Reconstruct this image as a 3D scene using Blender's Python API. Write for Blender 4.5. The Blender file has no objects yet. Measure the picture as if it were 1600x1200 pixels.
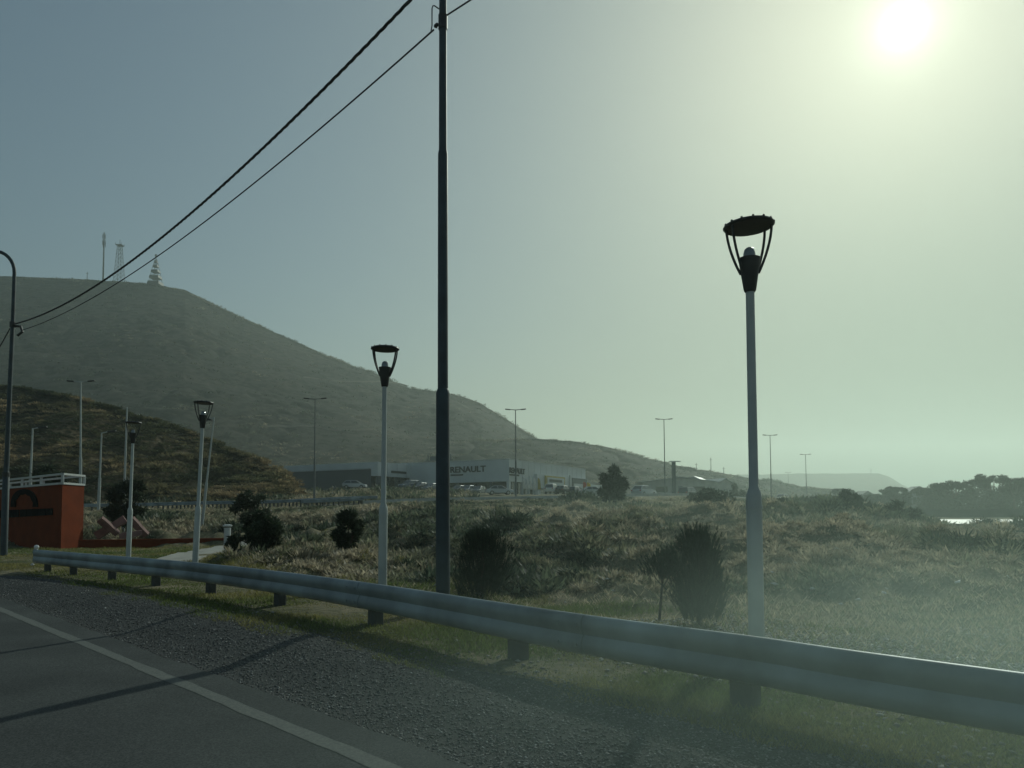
import bpy, math, random
import numpy as np
from mathutils import Vector, Matrix
random.seed(7); rng = np.random.default_rng(11)
R = math.radians
S = bpy.context.scene
COL = S.collection

# ------------------------------------------------------------------ camera
F = 1155.0; PCX, PCY = 800.0, 742.0; EYE = 1.45
cd = bpy.data.cameras.new('camera'); cam = bpy.data.objects.new('camera', cd); COL.objects.link(cam)
cd.sensor_width = 36.0; cd.lens = F/1600*36; cd.shift_y = (PCY-600)/1600
cd.clip_start = 0.05; cd.clip_end = 12000
CM = Matrix.Rotation(R(90+2.9), 3, 'X') @ Matrix.Rotation(R(-0.27), 3, 'Z')
M4 = CM.to_4x4(); M4.translation = Vector((0, 0, EYE)); cam.matrix_world = M4
S.camera = cam
def ray(px, py):
    return CM @ Vector(((px-PCX)/F, -(py-PCY)/F, -1.0))
def at(px, py, Y):
    d = ray(px, py); return Vector((0, 0, EYE)) + d*(Y/d.y)
def proj(p):
    q = CM.transposed() @ (Vector(p)-Vector((0, 0, EYE)))
    return PCX+F*q.x/-q.z, PCY-F*q.y/-q.z
# ------------------------------------------------------------------ light
sd = ray(1412, 40).normalized()
SUN_EL = math.asin(sd.z); SUN_AZ = math.atan2(sd.x, sd.y)
sl = bpy.data.lights.new('sun', 'SUN'); sun = bpy.data.objects.new('sun', sl); COL.objects.link(sun)
sl.energy = 2.1; sl.angle = R(0.6); sl.color = (0.90, 1.0, 0.86)
sun.rotation_euler = sd.to_track_quat('Z', 'Y').to_euler(); sun.location = (20, -10, 40)
W = bpy.data.worlds.new('World'); S.world = W; W.use_nodes = True
wn = W.node_tree; N = wn.nodes; L = wn.links; N.clear()
wo = N.new('ShaderNodeOutputWorld'); bg = N.new('ShaderNodeBackground'); bg.inputs[1].default_value = 0.089
sky = N.new('ShaderNodeTexSky'); sky.sky_type = 'NISHITA'; sky.sun_disc = False
sky.sun_elevation = SUN_EL; sky.sun_rotation = SUN_AZ
sky.air_density = 1.2; sky.dust_density = 1.2; sky.ozone_density = 1.5; sky.altitude = 20
tint = N.new('ShaderNodeMix'); tint.data_type = 'RGBA'; tint.blend_type = 'MULTIPLY'; tint.inputs[0].default_value = 1
tint.inputs[7].default_value = (0.615, 0.660, 0.58, 1)
L.new(sky.outputs[0], tint.inputs[6])
# aureole of the hazy air round the sun (a function of the angle to the sun)
tc = N.new('ShaderNodeTexCoord'); dp = N.new('ShaderNodeVectorMath'); dp.operation = 'DOT_PRODUCT'
dp.inputs[1].default_value = tuple(sd); L.new(tc.outputs['Generated'], dp.inputs[0])
def mth(op, a, b=None, clamp=False):
    m = N.new('ShaderNodeMath'); m.operation = op; m.use_clamp = clamp
    for i, v in enumerate((a, b)):
        if v is None: continue
        if isinstance(v, (int, float)): m.inputs[i].default_value = v
        else: L.new(v, m.inputs[i])
    return m.outputs[0]
dpos = mth('MAXIMUM', dp.outputs['Value'], 0.0)
prev = tint.outputs[2]
sep = N.new('ShaderNodeSeparateXYZ'); L.new(tc.outputs['Generated'], sep.inputs[0])
dh = N.new('ShaderNodeVectorMath'); dh.operation = 'DOT_PRODUCT'; dh.inputs[1].default_value = (math.sin(SUN_AZ), math.cos(SUN_AZ), 0)
L.new(tc.outputs['Generated'], dh.inputs[0])
low = mth('SUBTRACT', 1.0, mth('DIVIDE', sep.outputs[2], 0.85, True), True)          # 1 on the horizon, 0 from 27 degrees up
ext = mth('MULTIPLY', mth('MULTIPLY', mth('POWER', mth('MAXIMUM', dh.outputs['Value'], 0.0), 5.0), low), 0.95)
near = mth('MULTIPLY', mth('POWER', dpos, 10.0), 0.42)
fac = mth('SUBTRACT', mth('SUBTRACT', 1.0, ext), near)
sc0 = N.new('ShaderNodeVectorMath'); sc0.operation = 'SCALE'; L.new(prev, sc0.inputs[0]); L.new(fac, sc0.inputs['Scale']); prev = sc0.outputs[0]
for p_, col in ((22, (0.75, 0.80, 0.65)), (60, (0.7, 0.75, 0.55)), (260, (1.2, 1.3, 1.0)), (1300, (3.6, 3.8, 3.2)), (8000, (11, 12, 10))):
    a = N.new('ShaderNodeVectorMath'); a.operation = 'MULTIPLY_ADD'
    L.new(mth('POWER', dpos, float(p_)), a.inputs[0]); a.inputs[1].default_value = col; L.new(prev, a.inputs[2]); prev = a.outputs[0]
L.new(prev, bg.inputs[0]); L.new(bg.outputs[0], wo.inputs[0])
S.view_settings.view_transform = 'Standard'; S.view_settings.look = 'None'
S.view_settings.exposure = 0.0; S.view_settings.gamma = 1.0
S.cycles.use_denoising = True
S.cycles.max_bounces = 6; S.cycles.volume_bounces = 1; S.cycles.transparent_max_bounces = 16
S.cycles.sample_clamp_indirect = 4.0

# ------------------------------------------------------------------ helpers
def setp(o, label=None, cat=None, group=None, kind=None):
    if label: o['label'] = label
    if cat: o['category'] = cat
    if group: o['group'] = group
    if kind: o['kind'] = kind
    return o
def thing(name, label, cat, loc, rz=0, group=None):
    o = bpy.data.objects.new(name, None); COL.objects.link(o); o.empty_display_size = 0.2
    o.location = loc; o.rotation_euler = (0, 0, rz); return setp(o, label, cat, group)
def npmesh(name, V, Fc, mat, cols=None, smooth=False, parent=None):
    V = np.asarray(V, dtype=np.float32); Fc = np.asarray(Fc, dtype=np.int32)
    me = bpy.data.meshes.new(name); k = Fc.shape[1]
    me.vertices.add(len(V)); me.vertices.foreach_set('co', V.ravel())
    me.loops.add(Fc.size); me.loops.foreach_set('vertex_index', Fc.ravel())
    me.polygons.add(len(Fc)); me.polygons.foreach_set('loop_start', np.arange(0, Fc.size, k, dtype=np.int32))
    me.polygons.foreach_set('loop_total', np.full(len(Fc), k, dtype=np.int32))
    if smooth: me.polygons.foreach_set('use_smooth', np.ones(len(Fc), dtype=bool))
    me.update(calc_edges=True)
    if cols is not None:
        ca = me.color_attributes.new('tone', 'FLOAT_COLOR', 'POINT')
        c4 = np.ones((len(V), 4), dtype=np.float32); c4[:, :3] = cols
        ca.data.foreach_set('color', c4.ravel())
    me.materials.append(mat)
    o = bpy.data.objects.new(name, me); COL.objects.link(o)
    if parent: o.parent = parent
    return o
class MB:
    def __init__(s): s.v = []; s.f = []
    def add(s, vs, fs):
        b = len(s.v); s.v += [Vector(v) for v in vs]; s.f += [tuple(i+b for i in f) for f in fs]; return s
    def box(s, c, d, rot=None, bev=0.0):
        hx, hy, hz = d[0]/2, d[1]/2, d[2]/2
        if bev <= 0:
            vs = [Vector((x, y, z)) for z in (-hz, hz) for x, y in ((-hx, -hy), (hx, -hy), (hx, hy), (-hx, hy))]
            fs = [(3, 2, 1, 0), (4, 5, 6, 7), (0, 1, 5, 4), (1, 2, 6, 5), (2, 3, 7, 6), (3, 0, 4, 7)]
        else:
            b = bev; ring = [(-hx+b, -hy), (hx-b, -hy), (hx, -hy+b), (hx, hy-b), (hx-b, hy), (-hx+b, hy), (-hx, hy-b), (-hx, -hy+b)]
            inn = [(max(-hx+b, min(hx-b, x)), max(-hy+b, min(hy-b, y))) for x, y in ring]
            vs = []
            for z, rr in ((-hz, inn), (-hz+b, ring), (hz-b, ring), (hz, inn)): vs += [Vector((x, y, z)) for x, y in rr]
            fs = [tuple(range(7, -1, -1)), tuple(range(24, 32))]
            for k in range(3):
                for i in range(8): j = (i+1) % 8; fs.append((k*8+i, k*8+j, k*8+8+j, k*8+8+i))
        if rot is not None: vs = [rot @ v for v in vs]
        c = Vector(c); return s.add([v+c for v in vs], fs)
    def cyl(s, p0, p1, r0, r1=None, n=12, cap=True):
        return s.tube([p0, p1], [r0, r0 if r1 is None else r1], n, cap)
    def tube(s, pts, rad, n=8, cap=True):
        pts = [Vector(p) for p in pts]
        if not hasattr(rad, '__len__'): rad = [rad]*len(pts)
        b = len(s.v); prevx = None
        for i, p in enumerate(pts):
            t = (pts[min(i+1, len(pts)-1)]-pts[max(i-1, 0)]).normalized()
            if prevx is None: x = t.orthogonal().normalized()
            else: x = (prevx - t*prevx.dot(t)).normalized()
            prevx = x; y = t.cross(x)
            for k in range(n):
                a = 2*math.pi*k/n; s.v.append(p+(x*math.cos(a)+y*math.sin(a))*rad[i])
        for i in range(len(pts)-1):
            for k in range(n):
                k2 = (k+1) % n; s.f.append((b+i*n+k, b+i*n+k2, b+(i+1)*n+k2, b+(i+1)*n+k))
        if cap:
            s.f.append(tuple(b+k for k in range(n-1, -1, -1))); e = b+(len(pts)-1)*n
            s.f.append(tuple(e+k for k in range(n)))
        return s
    def lathe(s, prof, n=24, c=(0, 0, 0)):
        c = Vector(c); b = len(s.v)
        for r, z in prof:
            for k in range(n):
                a = 2*math.pi*k/n; s.v.append(c+Vector((r*math.cos(a), r*math.sin(a), z)))
        for i in range(len(prof)-1):
            for k in range(n):
                k2 = (k+1) % n; s.f.append((b+i*n+k, b+i*n+k2, b+(i+1)*n+k2, b+(i+1)*n+k))
        s.f.append(tuple(b+k for k in range(n-1, -1, -1))); e = b+(len(prof)-1)*n
        s.f.append(tuple(e+k for k in range(n))); return s
    def prism(s, poly, y0, y1, M=None):      # poly in (x,z), extruded along y
        n = len(poly); vs = [Vector((x, y0, z)) for x, z in poly]+[Vector((x, y1, z)) for x, z in poly]
        if M is not None: vs = [M @ v for v in vs]
        fs = [tuple(range(n)), tuple(range(2*n-1, n-1, -1))]+[(i, i+n, (i+1) % n+n, (i+1) % n) for i in range(n)]
        return s.add(vs, fs)
    def build(s, name, mat, parent=None, smooth=False):
        me = bpy.data.meshes.new(name); me.from_pydata(s.v, [], s.f); me.materials.append(mat)
        if smooth:
            me.polygons.foreach_set('use_smooth', np.ones(len(me.polygons), dtype=bool))
            try: me.set_sharp_from_angle(angle=R(40))
            except Exception: pass
        me.update(); o = bpy.data.objects.new(name, me); COL.objects.link(o)
        if parent: o.parent = parent
        return o
def copy_tree(o, parent=None):
    c = o.copy(); COL.objects.link(c)
    if parent: c.parent = parent
    for ch in list(o.children): copy_tree(ch, c)
    return c

def _h(ix, iy, s):
    n = (ix*374761393 + iy*668265263 + s*2147483647) & 0xffffffff
    n = ((n ^ (n >> 13))*1274126177) & 0xffffffff
    return ((n ^ (n >> 16)) & 0xffff)/65535.0
def vn(x, y, s=0):
    x = np.asarray(x, dtype=np.float64); y = np.asarray(y, dtype=np.float64)
    ix = np.floor(x).astype(np.int64); iy = np.floor(y).astype(np.int64); fx = x-ix; fy = y-iy
    fx = fx*fx*(3-2*fx); fy = fy*fy*(3-2*fy)
    return (_h(ix, iy, s)*(1-fx)+_h(ix+1, iy, s)*fx)*(1-fy)+(_h(ix, iy+1, s)*(1-fx)+_h(ix+1, iy+1, s)*fx)*fy
def fbm(x, y, o=4, s=0):
    t = 0; a = 1; w = 0
    for i in range(o): t = t+a*vn(x*2**i+i*17.3, y*2**i+i*9.1, s+i); w += a; a *= 0.5
    return t/w

# ------------------------------------------------------------------ materials
MATS = {}
def nt(name):
    m = bpy.data.materials.new(name); m.use_nodes = True; MATS[name] = m
    n = m.node_tree.nodes; return m, n, m.node_tree.links, n['Principled BSDF']
def mat(name, c, rough=0.6, metal=0.0, var=0.25, scale=6.0, bump=0.0, bscale=60.0, spec=0.5, c2=None):
    m, n, l, b = nt(name)
    t = n.new('ShaderNodeTexCoord'); no = n.new('ShaderNodeTexNoise'); no.inputs['Scale'].default_value = scale
    no.inputs['Detail'].default_value = 6; l.new(t.outputs['Object'], no.inputs['Vector'])
    cr = n.new('ShaderNodeValToRGB'); cr.color_ramp.elements[0].position = 0.3; cr.color_ramp.elements[1].position = 0.7
    c2 = c2 or tuple(min(1, v*(1+var)) for v in c); c1 = c if c2 is None else c
    cr.color_ramp.elements[0].color = (*[v*(1-var) for v in c1], 1); cr.color_ramp.elements[1].color = (*c2, 1)
    l.new(no.outputs['Fac'], cr.inputs['Fac']); l.new(cr.outputs['Color'], b.inputs['Base Color'])
    b.inputs['Roughness'].default_value = rough; b.inputs['Metallic'].default_value = metal
    b.inputs['Specular IOR Level'].default_value = spec
    if bump:
        n2 = n.new('ShaderNodeTexNoise'); n2.inputs['Scale'].default_value = bscale; n2.inputs['Detail'].default_value = 8
        l.new(t.outputs['Object'], n2.inputs['Vector']); bp = n.new('ShaderNodeBump'); bp.inputs['Strength'].default_value = bump
        bp.inputs['Distance'].default_value = 0.02; l.new(n2.outputs['Fac'], bp.inputs['Height']); l.new(bp.outputs['Normal'], b.inputs['Normal'])
    return m
def leafmat(name, trans=0.35, rough=0.6):
    m, n, l, b = nt(name); out = n['Material Output']
    a = n.new('ShaderNodeVertexColor'); a.layer_name = 'tone'
    l.new(a.outputs['Color'], b.inputs['Base Color']); b.inputs['Roughness'].default_value = rough
    b.inputs['Specular IOR Level'].default_value = 0.25
    tr = n.new('ShaderNodeBsdfTranslucent'); l.new(a.outputs['Color'], tr.inputs['Color'])
    mx = n.new('ShaderNodeMixShader'); mx.inputs[0].default_value = trans
    l.new(b.outputs[0], mx.inputs[1]); l.new(tr.outputs[0], mx.inputs[2]); l.new(mx.outputs[0], out.inputs['Surface'])
    return m
LEAF = leafmat('leaf', 0.25); GRASS = leafmat('grass_blade', 0.5); SCRUB = leafmat('scrub_blade', 0.48)
STONE = leafmat('stone', 0.0, 0.75)
BARK = mat('bark', (0.06, 0.045, 0.035), 0.9, bump=0.6, bscale=25)
GALV = mat('galvanised_steel', (0.21, 0.25, 0.27), 0.5, 0.2, 0.45, 1.6, bump=0.06, bscale=8)
RAILPOST = mat('rail_post', (0.05, 0.055, 0.052), 0.85, 0.0, 0.3, 8, bump=0.3)
POLEPAINT = mat('pole_paint', (0.42, 0.45, 0.44), 0.5, 0.0, 0.10, 3, bump=0.05, bscale=20)
DARKPOLE = mat('dark_pole_paint', (0.028, 0.045, 0.055), 0.55, 0.0, 0.3, 4, bump=0.1, bscale=30)
BLACK = mat('black_metal', (0.02, 0.022, 0.024), 0.5, 0.0, 0.2, 8)
CABLE = mat('cable', (0.012, 0.014, 0.015), 0.6)
GLASSY = mat('lamp_glass', (0.22, 0.25, 0.27), 0.12, 0.0, 0.1, 4, spec=0.8)
HWPOLE = mat('highway_pole_steel', (0.16, 0.17, 0.17), 0.55, 0.3, 0.15, 3)
REDWALL = mat('red_render', (0.14, 0.030, 0.011), 0.95, 0, 0.18, 1.5, bump=0.3, bscale=18, spec=0.1)
BLACKLET = mat('black_lettering', (0.006, 0.006, 0.007), 0.95, spec=0.05)
WHITEFRAME = mat('white_frame_paint', (0.45, 0.47, 0.47), 0.5, 0, 0.12, 4)
CONC = mat('concrete', (0.30, 0.29, 0.26), 0.9, 0, 0.2, 2.5, bump=0.4, bscale=20)
KERB = mat('kerb_concrete', (0.36, 0.36, 0.32), 0.9, 0, 0.25, 0.7)
PINK = mat('pink_concrete', (0.22, 0.13, 0.12), 0.9, 0, 0.3, 2, bump=0.4, bscale=9)
CLAD = mat('white_cladding', (0.50, 0.54, 0.56), 0.5, 0, 0.08, 0.3)
CLADD = mat('grey_cladding', (0.085, 0.10, 0.11), 0.6, 0, 0.12, 0.3)
CLADT = mat('light_trim', (0.42, 0.45, 0.46), 0.5)
GLASSD = mat('shop_glass', (0.02, 0.028, 0.03), 0.15, 0, 0.2, 1, spec=0.6)
SIGNDK = mat('sign_dark', (0.02, 0.025, 0.03), 0.6)
GOLD = mat('gold_frame', (0.35, 0.27, 0.05), 0.5)
ROOFM = mat('roof_sheet', (0.28, 0.30, 0.31), 0.5, 0.0, 0.15, 1)
PLASTER = mat('pale_plaster', (0.38, 0.38, 0.35), 0.85, 0, 0.15, 1)
YEL = mat('yellow_cloth', (0.65, 0.42, 0.03), 0.8); REDC = mat('red_cloth', (0.45, 0.05, 0.03), 0.8)
WHITEC = mat('white_cloth', (0.7, 0.7, 0.66), 0.8)
TYRE = mat('tyre_rubber', (0.015, 0.015, 0.015), 0.9); RIMM = mat('wheel_rim', (0.35, 0.35, 0.36), 0.3, 0.8)
CARGL = mat('car_glass', (0.03, 0.04, 0.045), 0.05, 0, 0.1, 1, spec=1.0)
LAMPR = mat('tail_lamp', (0.3, 0.02, 0.02), 0.3); LAMPW = mat('head_lamp', (0.6, 0.6, 0.6), 0.1)
def carpaint(name, c):
    m = mat(name, c, 0.4, 0.2, 0.04, 1); m.node_tree.nodes['Principled BSDF'].inputs['Coat Weight'].default_value = 0.25; return m
PAINTS = {k: carpaint('car_paint_'+k, v) for k, v in dict(silver=(0.42, 0.44, 0.45), white=(0.62, 0.62, 0.6), black=(0.02, 0.022, 0.025), grey=(0.12, 0.13, 0.14), blue=(0.05, 0.08, 0.12)).items()}

def groundmat():
    m, n, l, b = nt('ground_soil'); t = n.new('ShaderNodeTexCoord')
    def noise(sc, det=8, rough=0.6):
        q = n.new('ShaderNodeTexNoise'); q.inputs['Scale'].default_value = sc; q.inputs['Detail'].default_value = det
        q.inputs['Roughness'].default_value = rough; l.new(t.outputs['Object'], q.inputs['Vector']); return q
    r1 = n.new('ShaderNodeValToRGB'); e = r1.color_ramp.elements
    e[0].position = 0.36; e[0].color = (0.065, 0.075, 0.048, 1); e[1].position = 0.62; e[1].color = (0.29, 0.25, 0.185, 1)
    q = e.new(0.48); q.color = (0.16, 0.15, 0.10, 1)
    l.new(noise(0.55, 10, 0.7).outputs['Fac'], r1.inputs['Fac'])
    r2 = n.new('ShaderNodeValToRGB'); e = r2.color_ramp.elements
    e[0].position = 0.35; e[0].color = (0.55, 0.6, 0.5, 1); e[1].position = 0.7; e[1].color = (1.35, 1.25, 1.15, 1)
    l.new(noise(9, 8, 0.7).outputs['Fac'], r2.inputs['Fac'])
    mx = n.new('ShaderNodeMix'); mx.data_type = 'RGBA'; mx.blend_type = 'MULTIPLY'; mx.inputs[0].default_value = 1
    l.new(r1.outputs['Color'], mx.inputs[6]); l.new(r2.outputs['Color'], mx.inputs[7]); l.new(mx.outputs[2], b.inputs['Base Color'])
    b.inputs['Roughness'].default_value = 0.95; b.inputs['Specular IOR Level'].default_value = 0.15
    bp = n.new('ShaderNodeBump'); bp.inputs['Strength'].default_value = 0.8; bp.inputs['Distance'].default_value = 0.08
    l.new(noise(14, 10, 0.7).outputs['Fac'], bp.inputs['Height']); l.new(bp.outputs['Normal'], b.inputs['Normal'])
    return m
GROUND = groundmat()
def hillmat(name, ca, cb, cc, s1, s2, bd):
    m, n, l, b = nt(name); t = n.new('ShaderNodeTexCoord')
    def noise(sc, det=8, rough=0.6):
        q = n.new('ShaderNodeTexNoise'); q.inputs['Scale'].default_value = sc; q.inputs['Detail'].default_value = det
        q.inputs['Roughness'].default_value = rough; l.new(t.outputs['Object'], q.inputs['Vector']); return q
    r1 = n.new('ShaderNodeValToRGB'); e = r1.color_ramp.elements
    e[0].position = 0.38; e[0].color = (*ca, 1); e[1].position = 0.66; e[1].color = (*cc, 1); q = e.new(0.52); q.color = (*cb, 1)
    l.new(noise(s1, 10, 0.65).outputs['Fac'], r1.inputs['Fac'])
    r2 = n.new('ShaderNodeValToRGB'); e = r2.color_ramp.elements
    e[0].position = 0.42; e[0].color = (0.45, 0.5, 0.42, 1) if bd < 0.7 else (0.75, 0.78, 0.73, 1); e[1].position = 0.55; e[1].color = (1.15, 1.12, 1.08, 1)
    l.new(noise(s2, 4, 0.6).outputs['Fac'], r2.inputs['Fac'])
    mx = n.new('ShaderNodeMix'); mx.data_type = 'RGBA'; mx.blend_type = 'MULTIPLY'; mx.inputs[0].default_value = 1
    l.new(r1.outputs['Color'], mx.inputs[6]); l.new(r2.outputs['Color'], mx.inputs[7]); l.new(mx.outputs[2], b.inputs['Base Color'])
    b.inputs['Roughness'].default_value = 0.95; b.inputs['Specular IOR Level'].default_value = 0.1
    bp = n.new('ShaderNodeBump'); bp.inputs['Strength'].default_value = 1; bp.inputs['Distance'].default_value = bd
    l.new(noise(s2*1.3, 8, 0.7).outputs['Fac'], bp.inputs['Height']); l.new(bp.outputs['Normal'], b.inputs['Normal'])
    return m
HILLN = hillmat('near_hill_soil', (0.045, 0.042, 0.028), (0.085, 0.07, 0.046), (0.19, 0.145, 0.09), 0.12, 1.1, 0.5)
HILLF = hillmat('far_hill_soil', (0.042, 0.043, 0.034), (0.052, 0.049, 0.040), (0.070, 0.061, 0.048), 0.02, 0.22, 0.35)
def asphalt(name, c, light):
    m, n, l, b = nt(name); t = n.new('ShaderNodeTexCoord')
    a = n.new('ShaderNodeTexNoise'); a.inputs['Scale'].default_value = 75; a.inputs['Detail'].default_value = 6; a.inputs['Roughness'].default_value = 0.75
    g = n.new('ShaderNodeTexNoise'); g.inputs['Scale'].default_value = 0.9; g.inputs['Detail'].default_value = 6
    l.new(t.outputs['Object'], a.inputs['Vector']); l.new(t.outputs['Object'], g.inputs['Vector'])
    r1 = n.new('ShaderNodeValToRGB'); e = r1.color_ramp.elements
    e[0].position = 0.4; e[0].color = (*[v*0.6 for v in c], 1); e[1].position = 0.62; e[1].color = (*light, 1)
    r2 = n.new('ShaderNodeValToRGB'); e = r2.color_ramp.elements
    e[0].position = 0.3; e[0].color = (0.72, 0.73, 0.74, 1); e[1].position = 0.7; e[1].color = (1.2, 1.2, 1.18, 1)
    l.new(a.outputs['Fac'], r1.inputs['Fac']); l.new(g.outputs['Fac'], r2.inputs['Fac'])
    mx = n.new('ShaderNodeMix'); mx.data_type = 'RGBA'; mx.blend_type = 'MULTIPLY'; mx.inputs[0].default_value = 1
    l.new(r1.outputs['Color'], mx.inputs[6]); l.new(r2.outputs['Color'], mx.inputs[7]); l.new(mx.outputs[2], b.inputs['Base Color'])
    b.inputs['Roughness'].default_value = 0.85; b.inputs['Specular IOR Level'].default_value = 0.2
    bp = n.new('ShaderNodeBump'); bp.inputs['Strength'].default_value = 0.5; bp.inputs['Distance'].default_value = 0.006
    l.new(a.outputs['Fac'], bp.inputs['Height']); l.new(bp.outputs['Normal'], b.inputs['Normal']); return m
ASPH = asphalt('asphalt', (0.045, 0.052, 0.053), (0.085, 0.092, 0.09))
GRAV = asphalt('gravel_bed', (0.035, 0.038, 0.038), (0.085, 0.088, 0.085)); 
def linemat():
    m, n, l, b = nt('worn_road_paint'); t = n.new('ShaderNodeTexCoord')
    a = n.new('ShaderNodeTexNoise'); a.inputs['Scale'].default_value = 60; a.inputs['Detail'].default_value = 8
    l.new(t.outputs['Object'], a.inputs['Vector']); r1 = n.new('ShaderNodeValToRGB'); e = r1.color_ramp.elements
    e[0].position = 0.36; e[0].color = (0.07, 0.078, 0.074, 1); e[1].position = 0.66; e[1].color = (0.12, 0.13, 0.115, 1)
    l.new(a.outputs['Fac'], r1.inputs['Fac']); l.new(r1.outputs['Color'], b.inputs['Base Color']); b.inputs['Roughness'].default_value = 0.85
    return m
LINE = linemat()
def watermat():
    m, n, l, b = nt('water_surface'); b.inputs['Base Color'].default_value = (0.12, 0.13, 0.11, 1)
    b.inputs['Roughness'].default_value = 0.36; b.inputs['IOR'].default_value = 1.33
    t = n.new('ShaderNodeTexCoord'); a = n.new('ShaderNodeTexNoise'); a.inputs['Scale'].default_value = 1.5; a.inputs['Detail'].default_value = 4
    l.new(t.outputs['Object'], a.inputs['Vector']); bp = n.new('ShaderNodeBump'); bp.inputs['Strength'].default_value = 0.9
    bp.inputs['Distance'].default_value = 0.12; l.new(a.outputs['Fac'], bp.inputs['Height']); l.new(bp.outputs['Normal'], b.inputs['Normal']); return m
WATER = watermat()

# ------------------------------------------------------------------ terrain
TCOL = [-500, 0, 200, 400, 600, 800, 1000, 1200, 1300, 1400, 1500, 1600, 2100]
TP = [
 [(0,0),(45,0),(58,1.4),(70,1.6),(110,4),(300,8),(3000,10)],
 [(0,0),(42,0),(56,1.5),(70,1.8),(110,4),(300,8),(3000,10)],
 [(0,0),(40,0),(56,1.5),(72,2),(110,4),(300,8),(3000,10)],
 [(0,0),(32,0.0),(42,0.2),(52,1.1),(60,1.6),(72,2.2),(100,3.4),(125,5.2),(160,5.6),(300,8),(3000,10)],
 [(0,0),(14,0),(22,-0.25),(30,0.1),(42,0.8),(55,1.45),(64,1.8),(80,2.5),(100,3.5),(125,5.4),(160,5.6),(300,8),(3000,10)],
 [(0,0),(11,0),(18,-0.35),(25,-0.3),(35,0.35),(48,1.2),(62,1.85),(70,2.2),(90,2.8),(125,4.5),(160,4.8),(300,7),(3000,9)],
 [(0,0),(11,0),(18,-0.3),(25,-0.1),(36,0.7),(50,1.5),(66,2.2),(82,2.7),(95,3.2),(130,4.1),(180,4.3),(300,6),(3000,8)],
 [(0,0),(10,0),(15,-0.2),(22,-0.1),(32,0.7),(45,1.6),(60,2.2),(130,3.1),(200,3.6),(300,5),(3000,6)],
 [(0,0),(10,0),(15,-0.2),(22,0),(33,0.7),(48,1.6),(60,2.1),(110,2.4),(200,3),(300,4),(3000,4)],
 [(0,0),(10,0),(15,-0.2),(24,0),(34,0.5),(48,1.1),(60,1.2),(72,0.6),(110,0.6),(200,1),(300,1.5),(3000,1.2)],
 [(0,0),(10,0),(15,-0.2),(24,0),(34,0.1),(45,0.0),(60,0.15),(110,0.2),(200,0.6),(3000,1)],
 [(0,0),(10,0),(15,-0.2),(24,0),(34,-0.1),(45,-0.1),(60,0.1),(110,0.2),(200,0.6),(3000,1)],
 [(0,0),(10,0),(15,-0.2),(24,0),(34,-0.1),(45,-0.1),(60,0.1),(110,0.2),(200,0.6),(3000,1)]]
HW = [(-400,56,1.5),(100,62,1.65),(300,64,1.85),(450,67,2.0),(600,72,2.45),(800,80,2.85),(1000,96,3.45),(1100,110,3.3),(1200,128,3.2),(1290,160,3.1),(1350,210,3.2)]
def P2(px, Y): return ((px-800)/F*Y, Y)
def catmull(pts, n=12):
    out = []; pts = [np.array(p, dtype=float) for p in pts]
    for i in range(len(pts)-1):
        p0 = pts[max(i-1, 0)]; p1 = pts[i]; p2 = pts[i+1]; p3 = pts[min(i+2, len(pts)-1)]
        for k in range(n):
            t = k/n; out.append(0.5*((2*p1)+(-p0+p2)*t+(2*p0-5*p1+4*p2-p3)*t*t+(-p0+3*p1-3*p2+p3)*t**3))
    out.append(pts[-1]); return np.array(out)
HWC = catmull([(*P2(px, Y), z) for px, Y, z in HW], 10)
def hwdist(x, y):
    x = np.asarray(x, float); y = np.asarray(y, float)
    best = np.full(x.shape, 1e9); bz = np.zeros(x.shape)
    A = HWC[:-1]; B = HWC[1:]
    for a, b in zip(A, B):
        dx, dy = b[0]-a[0], b[1]-a[1]; t = np.clip(((x-a[0])*dx+(y-a[1])*dy)/(dx*dx+dy*dy), 0, 1)
        d = np.hypot(x-a[0]-t*dx, y-a[1]-t*dy); m = d < best
        best = np.where(m, d, best); bz = np.where(m, a[2]+t*(b[2]-a[2]), bz)
    return best, bz
def smooth01(t): t = np.clip(t, 0, 1); return t*t*(3-2*t)
PATH = [(-10.0, 21.5), (-10.6, 24.5), (-11.8, 30), (-12.9, 35)]
def berm(x, y):
    c = x+y; return 0.15*smooth01((c-4.0)/1.7)*(1-smooth01((c-8.6)/2.0))*smooth01((22-y)/4)
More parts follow.
